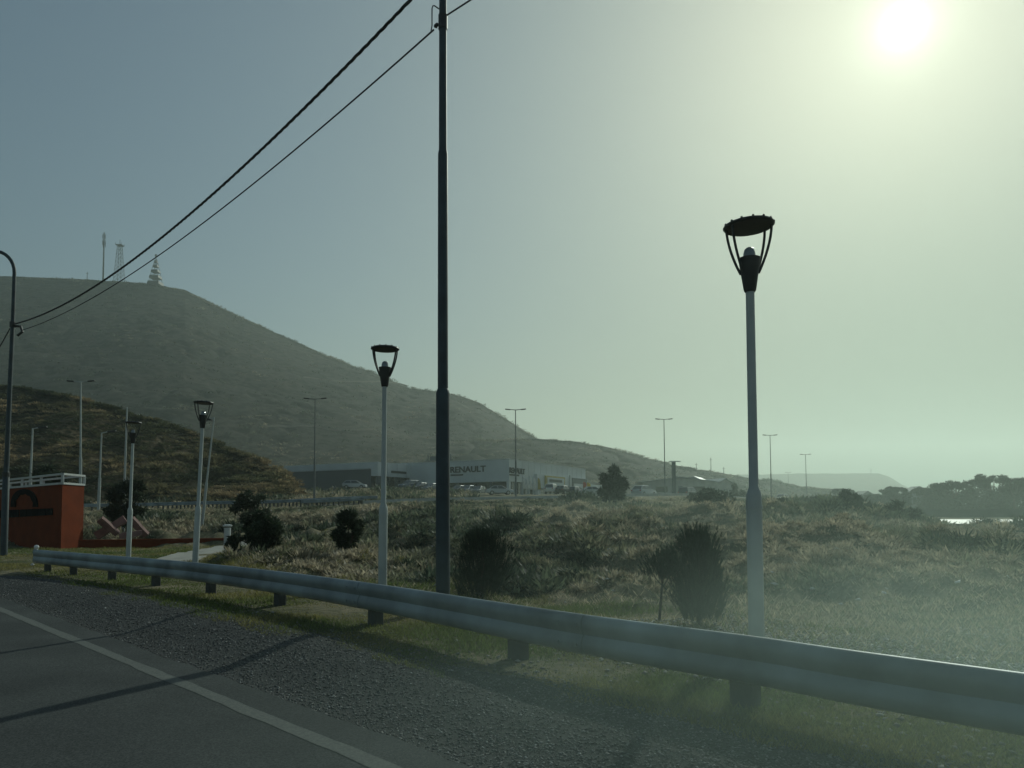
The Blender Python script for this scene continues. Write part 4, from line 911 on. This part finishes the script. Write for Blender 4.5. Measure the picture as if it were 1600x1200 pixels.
# second block on the left
Dd = Vector((*P2(590, 141), 0)); Zt2 = zpy(590, 721.5, 141); Zb2 = zpy(590, 743.5, 141)
b2 = thing('showroom', 'lower showroom block with a long grey side wall left of the dealership', 'building', Vector((Dd.x, Dd.y, Z0))); binv2 = Matrix.Translation(-Vector((Dd.x, Dd.y, Z0)))
def b2b(mb, n_, m_): o = mb.build(n_, m_, b2); o.matrix_parent_inverse = binv2; return o
b2b(obox(Dd, e1, e2, 21, 24, Zb2, Zt2), 'fascia', CLAD); b2b(obox(Dd+e1*0.8+e2*0.8, e1, e2, 19.5, 20, Z0-1, Zb2-0.003), 'glazing', GLASSD)
b2b(obox(Dd+e2*0.1+e1*0.1, e1, e2, 2.6, 0.5, Z0-1, Zb2-0.005), 'pillar', CLADD)
for k in range(4): b2b(obox(Dd+e1*(6+4.4*k)+e2*0.2, e1, e2, 0.35, 0.4, Z0-1, Zb2-0.005), 'pillar', CLADD)
b2b(obox(Dd+e2*1.6-e1*0.05, e1, e2, 8, 36, Z0-1, Zt2-1.35), 'side_wall', CLADD)
b2b(obox(Dd+e2*1.6-e1*0.15, e1, e2, 8.1, 36, Zt2-1.35+0.003, Zt2-1.12), 'roof_trim', CLADT)
b2b(obox(Dd+e1*4.2-e2*0.1, e1, e2, 5.0, 0.08, Zb2+0.75, Zb2+1.2), 'sign_lettering', SIGNDK); b2b(obox(Dd+e1*14.2-e2*0.1, e1, e2, 2.2, 0.08, Zb2+0.75, Zb2+1.15), 'sign_lettering', SIGNDK)
m = MB()
for k in range(1, 7): obox(Dd+e1*(3.1*k)-e2*0.05, e1, e2, 0.08, 0.05, Zb2+0.05, Zt2-0.05, m)
b2b(m, 'trim', CLADT)
# totem
p = G(1053, 118.0); t = thing('totem_sign', 'tall dark rectangular totem column beside a double armed lamp', 'sign', p)
zt = zpy(1053, 719, 118)-p.z; MB().box((0, 0, zt/2-0.3), (0.62, 0.35, zt), None, 0.04).build('column', CLADD, t); MB().box((0.25, 0, zt-0.2), (1.7, 0.5, 0.12)).build('cap', CLADT, t)
# banners
for i, (px, y0, y1, m_, lab) in enumerate([(817, 745, 770, WHITEC, 'leftmost white banner flag before the dealership entrance'), (822, 748, 771, WHITEC, 'short white banner flag, second from the left before the dealership'),
    (827, 744, 771, WHITEC, 'tallest bright white banner flag before the dealership'), (833, 746, 772, WHITEC, 'white banner flag closest to the gold framed sign'),
    (911, 753, 773, REDC, 'red feather flag at the right end of the dealership'), (917, 754, 773, YEL, 'yellow feather flag at the right end of the dealership'), (840, 747, 771, GOLD, 'dull gold banner flag left of the gold framed sign')]):
    Y = 134 if px < 850 else 160; p = at(px, y1+3, Y); z0 = gz(p.x, p.y); p.z = z0; t = thing('banner_flag', lab, 'flag', p, 0, 'banner flags at the dealership'); h = zpy(px, y0, Y)-z0
    MB().cyl((0, 0, -0.2), (0, 0, h), 0.05, n=8).build('pole', CLADT, t)
    w = 0.55 if Y < 150 else 0.95; hb = h-(zpy(px, y1-6, Y)-z0); m = MB(); vs = []; fs = []
    for k in range(9):
        f = k/8; ww = w*(1-0.35*f**2) if k < 8 else w*0.3; z = h-hb*(1-f); 
        for s in (0.05, 0.05+ww*0.5, 0.05+ww): vs.append((s, 0.08*math.sin(s*5+f*6), z))
        if k: b = 3*k; fs += [(b-3, b-2, b+1, b), (b-2, b-1, b+2, b+1)]
    m.add(vs, fs); o = m.build('cloth', m_, t, True); sm = o.modifiers.new('thick', 'SOLIDIFY'); sm.thickness = 0.01

# ------------------------------------------------------------------ cars
def make_car(label, px, Y, rz, paint, kind='hatch', wheelz=None, zoff=0.0):
    p = G(px, Y) if wheelz is None else Vector((*P2(px, Y), wheelz)); p.z += zoff
    t = thing('parked_car', label, 'car', p, rz)
    hh = {'hatch': 1.48, 'sedan': 1.42, 'suv': 1.72}[kind]
    if kind == 'sedan': body = [(-2.2, .35), (-2.2, .78), (-2.05, .92), (-1.5, .98), (1.05, .95), (1.95, .82), (2.2, .65), (2.22, .35)]; gh = [(-1.55, .96), (-1.0, hh), (.35, hh), (1.15, .93)]
    elif kind == 'suv': body = [(-2.1, .42), (-2.15, .95), (-2.05, 1.08), (1.05, 1.08), (2.0, .98), (2.2, .78), (2.22, .42)]; gh = [(-2.0, 1.06), (-1.75, hh), (.4, hh), (1.15, 1.06)]
    else: body = [(-1.95, .35), (-2.0, .85), (-1.9, .98), (1.0, .95), (1.8, .82), (2.0, .62), (2.02, .35)]; gh = [(-1.85, .96), (-1.35, hh), (.3, hh), (1.15, .93)]
    m = MB()
    # body with tumblehome: three rings across
    def loft(poly, ws):
        n = len(poly); vs = []; fs = []
        for w, ins in ws: vs += [Vector((x*(1-ins), w, .35+(z-.35)*(1-ins*0.6))) for x, z in poly]
        for k in range(len(ws)-1): fs += [(k*n+i, k*n+(i+1) % n, (k+1)*n+(i+1) % n, (k+1)*n+i) for i in range(n)]
        fs += [tuple(range(n-1, -1, -1)), tuple((len(ws)-1)*n+i for i in range(n))]; return vs, fs
    m.add(*loft(body, [(-.86, .05), (-.80, .0), (.80, .0), (.86, .05)]))
    (x0, z0), (x1, z1), (x2, z2), (x3, z3) = gh
    roof = [(x1-.02, -.6, z1-.03), (x2+.02, -.6, z1-.03), (x2+.02, .6, z1-.03), (x1-.02, .6, z1-.03), (x1+.1, -.55, z1+.03), (x2-.1, -.55, z1+.03), (x2-.1, .55, z1+.03), (x1+.1, .55, z1+.03)]
    m.add(roof, [(3, 2, 1, 0), (4, 5, 6, 7), (0, 1, 5, 4), (1, 2, 6, 5), (2, 3, 7, 6), (3, 0, 4, 7)])
    for s in (-1, 1):
        for a, b in (((x0, z0), (x1, z1)), ((x3, z3), (x2, z2)), (((x0+x3)/2-.1, z0), ((x1+x2)/2-.1, z1))):
            m.tube([(a[0], s*.78, a[1]), (b[0], s*.585, b[1])], .035, 5)
    m.build('body', paint, t, True)
    g_ = MB(); g_.add([(x0+.03, -.77, z0-.02), (x3-.03, -.77, z3-.02), (x3-.03, .77, z3-.02), (x0+.03, .77, z0-.02), (x1, -.585, z1-.04), (x2, -.585, z1-.04), (x2, .585, z1-.04), (x1, .585, z1-.04)],
           [(3, 2, 1, 0), (4, 5, 6, 7), (0, 1, 5, 4), (1, 2, 6, 5), (2, 3, 7, 6), (3, 0, 4, 7)]); g_.build('windows', CARGL, t)
    for sx in (-1.28, 1.32):
        for s in (-1, 1):
            w = MB(); w.cyl((sx, s*.66, .33), (sx, s*.88, .33), .33, n=18); wo_ = w.build('wheel', TYRE, t, True)
            w = MB(); w.cyl((sx, s*.882, .33), (sx, s*.892, .33), .2, n=12); w.build('rim', RIMM, wo_)
    xf = body[-2][0]; xb = body[1][0]
    for s in (-1, 1):
        l = MB(); l.box((xf-.06, s*.62, .72 if kind != 'suv' else .85), (.16, .34, .14), None, .03); l.build('headlight', LAMPW, t)
        l = MB(); l.box((xb+.05, s*.66, .82 if kind != 'suv' else .95), (.12, .24, .2), None, .03); l.build('tail_light', LAMPR, t)
    return t
def hwcar(label, px, off, paint, kind, flip=False):
    pxs_ = 800+F*HWC[:, 0]/HWC[:, 1]; i = float(np.interp(px, pxs_, np.arange(len(HWC)))); k = int(min(i, len(HWC)-2)); f = i-k
    P = HWC[k]*(1-f)+HWC[k+1]*f; T = HWC[k+1]-HWC[k]; a = math.atan2(T[1], T[0]); nn = np.array([-math.sin(a), math.cos(a)])
    t = make_car(label, px, P[1], a+(math.pi if flip else 0), PAINTS[paint], kind, P[2]+0.02); t.name = 'moving_car'; t.location = (P[0]+nn[0]*off, P[1]+nn[1]*off, P[2]+0.02); return t
hwcar('silver hatchback on the highway left of the dark totem column', 1026, 2, 'silver', 'hatch')
hwcar('dark sports utility car on the highway right of the totem column', 1096, 2, 'black', 'suv')
hwcar('pale car on the highway between two far lamps', 1238, 2, 'silver', 'hatch', True)
hwcar('small white car at the right end of the highway', 1290, 2, 'white', 'sedan')
def lot(label, px, pyb, Y, rz, paint, kind):
    return make_car(label, px, Y, R(rz), PAINTS[paint], kind)
lot('silver car parked before the dealership corner, left of the lamp', 780, 776, 118, 10, 'silver', 'sedan')
lot('white boxy car parked right of the banner flags', 863, 774, 128, 70, 'white', 'suv')
lot('black car parked second from the left under the gold sign', 881, 775, 128, 60, 'black', 'hatch')
lot('dark grey car parked before the dark dealership sign', 899, 776, 130, 60, 'grey', 'hatch')
lot('silver car parked left of the dark tree on the crest', 926, 777, 122, 15, 'silver', 'sedan')
lot('silver car parked against the long grey side wall', 554, 767, 128, 0, 'silver', 'hatch')
for i, (px, pb, ang, pt, kd, lab) in enumerate([(640, 762, 235, 'blue', 'suv', 'leftmost dark car glinting under the showroom canopy'), (656, 764, 240, 'black', 'hatch', 'black car with the brightest glint under the showroom canopy'),
     (674, 765, 240, 'grey', 'hatch', 'dark grey car parked immediately left of the dark pole'), (716, 764, 250, 'black', 'hatch', 'black car parked immediately right of the dark pole'),
     (731, 765, 250, 'blue', 'hatch', 'dark blue car parked under the big lettering'), (748, 765, 250, 'grey', 'hatch', 'dark car parked between big lettering and the corner')]):
    lot(lab, px, pb-1, 132, ang, pt, kd)

# ------------------------------------------------------------------ small houses, far right
def house(px, Y, w, d, hw_, hr, rz, label, wallm, roofm, zoff=0.0, chim=False):
    p = G(px, Y); p.z += zoff; t = thing('house', label, 'building', p, rz)
    m = MB(); m.box((0, 0, hw_/2-0.5), (w, d, hw_+1)); m.prism([(-w/2+.01, hw_), (w/2-.01, hw_), (0, hw_+hr-.1)], -d/2+.01, d/2-.01); m.build('wall', wallm, t)
    m = MB(); e_ = .3; m.prism([(-w/2-e_, hw_-.1), (0, hw_+hr), (w/2+e_, hw_-.1), (w/2+e_, hw_+.05), (0, hw_+hr+.18), (-w/2-e_, hw_+.05)], -d/2-e_, d/2+e_); r_ = m.build('roof', roofm, t)
    for s in (-.25, .25):
        m = MB(); m.box((s*w, -d/2-.01, hw_*.55), (w*.16, .06, hw_*.35)); m.build('window', GLASSD, t)
    m = MB(); m.box((0, -d/2-.01, hw_*.38), (.9, .06, hw_*.74)); m.build('door', CLADD, t)
    return t
house(1057, 150, 15, 6, 3.2, .9, R(2), 'long low grey roofed building behind the totem column', PLASTER, ROOFM)
house(1090, 155, 6, 8, 3.2, 1.5, R(-25), 'small white gabled house behind the dark sports utility car', PLASTER, ROOFM)
house(1118, 160, 5.5, 7, 3.3, 1.4, R(20), 'small pale roofed house beside the dark cypresses', PLASTER, ROOFM)
house(1348, 300, 6, 6, 4.8, 1.6, R(10), 'dark silhouetted house with a flat topped roof left of the pines', CLADD, CLADD)
house(1430, 220, 5.5, 6, 5.9, 1.5, R(-8), 'dark silhouetted house right beside the first pine', CLADD, CLADD)
for i, (px, Y, w, h, lab) in enumerate([(1133, 125, 7, 18, 'short slim cypress left of a taller one, right of the small houses'), (1147, 125, 9, 27, 'tallest slim cypress left of the nearest park lamp'), (1159, 127, 9, 15, 'short rounded cypress touching the nearest park lamp pole')]):
    btree(px, Y, w*mpp(Y), h*mpp(Y), lab, 90+i, 0.05, n=1500, size=0.2, nb=14, name='cypress', group='cypresses by the small houses', flat=1.4)
# trees at the right
RT = [(1290, 200, 26, 26), (1318, 190, 28, 38), (1372, 195, 34, 28), (1398, 175, 34, 40), (1460, 190, 52, 42), (1492, 180, 46, 48), (1522, 195, 48, 52), (1552, 185, 48, 60), (1584, 180, 50, 56), (1618, 190, 54, 58), (1660, 190, 60, 60)]
RL = ['leftmost small round tree in the far right tree line', 'thin topped tree second in the far right tree line', 'low tree between the two silhouetted houses', 'tree with ragged top just left of the second dark house',
      'lowest wind bent pine at the left end of the pine wood', 'second wind bent pine of the pine wood', 'third pine of the pine wood, with gaps in its top', 'tallest round headed pine of the pine wood', 'pine right of the tallest one, near the right edge', 'pine cut by the right edge of the photo', 'outermost pine at the right edge behind the water']
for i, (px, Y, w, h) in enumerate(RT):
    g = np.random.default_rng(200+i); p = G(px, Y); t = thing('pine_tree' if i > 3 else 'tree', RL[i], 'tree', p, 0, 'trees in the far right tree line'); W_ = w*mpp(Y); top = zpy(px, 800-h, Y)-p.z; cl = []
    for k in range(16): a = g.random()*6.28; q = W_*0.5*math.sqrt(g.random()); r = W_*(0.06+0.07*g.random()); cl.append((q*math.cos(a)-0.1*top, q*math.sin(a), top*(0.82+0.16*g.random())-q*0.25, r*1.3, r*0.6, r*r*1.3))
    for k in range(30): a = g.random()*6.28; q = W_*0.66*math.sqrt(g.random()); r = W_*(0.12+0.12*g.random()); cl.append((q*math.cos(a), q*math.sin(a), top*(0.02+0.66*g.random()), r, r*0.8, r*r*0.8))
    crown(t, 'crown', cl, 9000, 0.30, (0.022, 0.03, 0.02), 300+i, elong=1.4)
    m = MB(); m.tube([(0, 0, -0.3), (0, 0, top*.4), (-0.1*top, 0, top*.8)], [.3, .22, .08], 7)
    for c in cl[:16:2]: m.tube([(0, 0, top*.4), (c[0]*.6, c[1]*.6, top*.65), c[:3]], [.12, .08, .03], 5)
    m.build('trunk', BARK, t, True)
# embankment wall, water
pA = Vector((*P2(1385, 122), 0.2)); pB = Vector((*P2(1760, 118), 0.2)); t = thing('low_wall', 'long dark low wall behind the shining water at the right', 'wall', pA)
Mx, L_ = facefr(pA, pB); Mx = Matrix.Translation(-pA) @ Mx; hW = zpy(1450, 797, 120)-0.2
m = MB(); m.prism([(0, -1), (L_, -1), (L_, hW), (0, hW)], -.3, .3, Mx); m.build('wall', mat('dark_stone', (0.045, 0.05, 0.045), .9, 0, .4, .5), t); m = MB(); m.prism([(0, hW+.003), (L_, hW+.003), (L_, hW+.12), (0, hW+.12)], -.36, .36, Mx); m.build('coping', RAILPOST, t)
m = MB(); vs = []; n = 48
for k in range(n):
    a = 2*math.pi*k/n; wv = 1+0.1*math.sin(3*a+1)+0.07*math.sin(7*a); vs.append((41+24*math.cos(a)*wv, 76+15.5*math.sin(a)*wv, 0.36))
m.add(vs, [tuple(range(n))]); setp(m.build('water', WATER), kind='structure')

# ------------------------------------------------------------------ masts on the hill
STEEL = mat('mast_steel', (0.03, 0.033, 0.035), 0.9, 0.0, spec=0.1)
def ridgept(px, py, Y=642): p = at(px, py, Y); return p
p = ridgept(161, 440); t = thing('antenna_mast', 'tall slender antenna mast, leftmost of the three big ones on the hill', 'mast', p); H = zpy(161, 363, 642)-p.z
MB().tube([(0, 0, -3), (0, 0, H)], [.75, .45], 10).build('mast', STEEL, t, True)
for k, (z, n_) in enumerate(((H-4, 3), (H-11, 3), (H-9, 2))):
    for j in range(3): a = R(120*j+k*30); m = MB(); m.box((1.15*math.cos(a), 1.15*math.sin(a), z), (.45, .35, 4.5), Matrix.Rotation(a, 3, 'Z')); m.cyl((0, 0, z), (1.1*math.cos(a), 1.1*math.sin(a), z), .12, n=5); m.build('antenna', STEEL, t)
def lattice(px, yb, yt, wb, wt, label, name, nst, thick, Y=642, stripes=False):
    p = ridgept(px, yb, Y); t = thing(name, label, 'tower', p); H = zpy(px, yt, Y)-p.z; cn = [(-1, -1), (1, -1), (1, 1), (-1, 1)]; m = MB()
    def w(z): return (wb+(wt-wb)*z/H)/2
    for a, b in cn: m.tube([(a*w(0), b*w(0), -3), (a*w(H), b*w(H), H)], thick, 5)
    m.build('legs', STEEL, t); m = MB()
    for k in range(nst):
        z0, z1_ = H*k/nst, H*(k+1)/nst
        for i in range(4):
            a, b = cn[i], cn[(i+1) % 4]; m.tube([(a[0]*w(z0), a[1]*w(z0), z0), (b[0]*w(z1_), b[1]*w(z1_), z1_)], thick*.55, 4); m.tube([(b[0]*w(z0), b[1]*w(z0), z0), (a[0]*w(z1_), a[1]*w(z1_), z1_)], thick*.55, 4)
            m.tube([(a[0]*w(z1_), a[1]*w(z1_), z1_), (b[0]*w(z1_), b[1]*w(z1_), z1_)], thick*.6, 4)
    m.build('bracing', STEEL, t); return t, H, w
t, H, w = lattice(186, 441, 384, 7.0, 3.0, 'pale lattice tower with a wide platform, middle one on the hill', 'lattice_tower', 9, .17)
m = MB(); m.box((0, 0, H+.3), (5.2, 5.2, .6)); 
for a, b in ((-1, -1), (1, -1), (1, 1), (-1, 1)): m.box((a*2.5, b*2.5, H+1.2), (.25, .25, 1.6))
m.build('platform', STEEL, t); MB().cyl((0, 0, H+.5), (0, 0, zpy(186, 375, 642)-t.location.z), .2, n=6).build('spire', STEEL, t)
t, H, w = lattice(243, 446, 406, 10.2, 1.6, 'striped cone shaped tower, rightmost of the three big ones on the hill', 'striped_tower', 2, .14)
for k, (a, b) in enumerate([(0.0, .13), (.26, .37), (.50, .59), (.71, .79), (.88, .97)]):
    n = 4; vs = []
    for f in (a, b): ww = w(H*f)*1.04; vs += [(-ww, -ww, H*f), (ww, -ww, H*f), (ww, ww, H*f), (-ww, ww, H*f)]
    m = MB(); m.add(vs, [(0, 1, 5, 4), (1, 2, 6, 5), (2, 3, 7, 6), (3, 0, 4, 7), (3, 2, 1, 0), (4, 5, 6, 7)]); m.build('stripe_panel', SIGNDK, t)
m = MB(); m.cyl((0, 0, H), (0, 0, H+4.2), .35, n=6); m.lathe([(.01, H+2.6), (1.3, H+3.2), (1.0, H+4.6), (.01, H+5.2)], 8); m.build('star_top', STEEL, t)
for px, yb, yt, Y, lab in ((136, 440, 425, 642, 'very short thin mast on the hill left of the tall antenna'), (1111, 738, 715, 405, 'thin mast on the low ridge left of the nearest park lamp'), (1088, 734, 724, 405, 'tiny post on the ridge above the small houses'), (1131, 742, 730, 405, 'short mast on the ridge close to the nearest park lamp'), (1361, 742, 733, 1595, 'tiny mast on the far pale plateau')):
    p = at(px, yb, Y); t = thing('mast', lab, 'mast', p); H = zpy(px, yt, Y)-p.z; k = Y/642
    MB().tube([(0, 0, -2), (0, 0, H)], [.35*k, .2*k], 6).build('pole', STEEL, t); MB().box((0, 0, H*.85), (2.2*k, .3*k, .25*k)).build('crossarm', STEEL, t)

# ------------------------------------------------------------------ haze
HZ, hn, hl, hb = nt('haze_air'); hn.remove(hb); pv = hn.new('ShaderNodeVolumePrincipled')
pv.inputs['Color'].default_value = (0.88, 1.0, 0.93, 1); pv.inputs['Density'].default_value = 0.00046; pv.inputs['Anisotropy'].default_value = 0.62
hl.new(pv.outputs[0], hn['Material Output'].inputs['Volume'])
m = MB(); m.box((0, 1440, 130), (7400, 3200, 276)); setp(m.build('haze', HZ), 'thin pale green haze filling the air', 'haze', kind='stuff')

def veil(loc, scl, dens, nscale, label):  # windscreen glare imitated by a scattering volume added to the scene
    VL, hn, hl, hb = nt('veil_air'); hn.remove(hb); pv = hn.new('ShaderNodeVolumePrincipled')
    pv.inputs['Color'].default_value = (0.80, 1.0, 0.92, 1); pv.inputs['Anisotropy'].default_value = 0.6
    tcn = hn.new('ShaderNodeTexCoord'); ln = hn.new('ShaderNodeVectorMath'); ln.operation = 'LENGTH'; hl.new(tcn.outputs['Object'], ln.inputs[0])
    mr = hn.new('ShaderNodeMapRange'); mr.interpolation_type = 'SMOOTHSTEP'
    for k, v in ((1, 1.0), (2, 0.2), (3, 0.0), (4, 1.0)): mr.inputs[k].default_value = v
    hl.new(ln.outputs['Value'], mr.inputs[0]); no = hn.new('ShaderNodeTexNoise'); no.inputs['Scale'].default_value = nscale; no.inputs['Detail'].default_value = 3
    hl.new(tcn.outputs['Object'], no.inputs['Vector']); mr2 = hn.new('ShaderNodeMapRange')
    for k, v in ((1, 0.36), (2, 0.68), (3, 0.35), (4, 1.6)): mr2.inputs[k].default_value = v
    hl.new(no.outputs['Fac'], mr2.inputs[0]); mu = hn.new('ShaderNodeMath'); mu.operation = 'MULTIPLY'; hl.new(mr.outputs[0], mu.inputs[0]); hl.new(mr2.outputs[0], mu.inputs[1])
    mu2 = hn.new('ShaderNodeMath'); mu2.operation = 'MULTIPLY'; mu2.inputs[1].default_value = dens; hl.new(mu.outputs[0], mu2.inputs[0]); hl.new(mu2.outputs[0], pv.inputs['Density'])
    hl.new(pv.outputs[0], hn['Material Output'].inputs['Volume'])
    m = MB(); m.lathe([(math.sin(math.pi*k/16)+1e-4, -math.cos(math.pi*k/16)) for k in range(17)], 32); o = m.build('glare_veil', VL); o.location = loc; o.scale = scl
    setp(o, label, 'veil', kind='stuff')
veil((2.9, 3.75, 0.3), (5.4, 2.75, 1.5), 0.14, 1.5, 'added pale windscreen glare dust drifting low over the right part of the guardrail')  # added volume standing in for the milky glare at lower right
veil((14, 31, 1.5), (25, 22, 5.5), 0.0055, 2.2, 'added thin windscreen glare dust hanging over the scrub bank on the right')  # second added volume, carries the glare's lifted dark tones over the bank
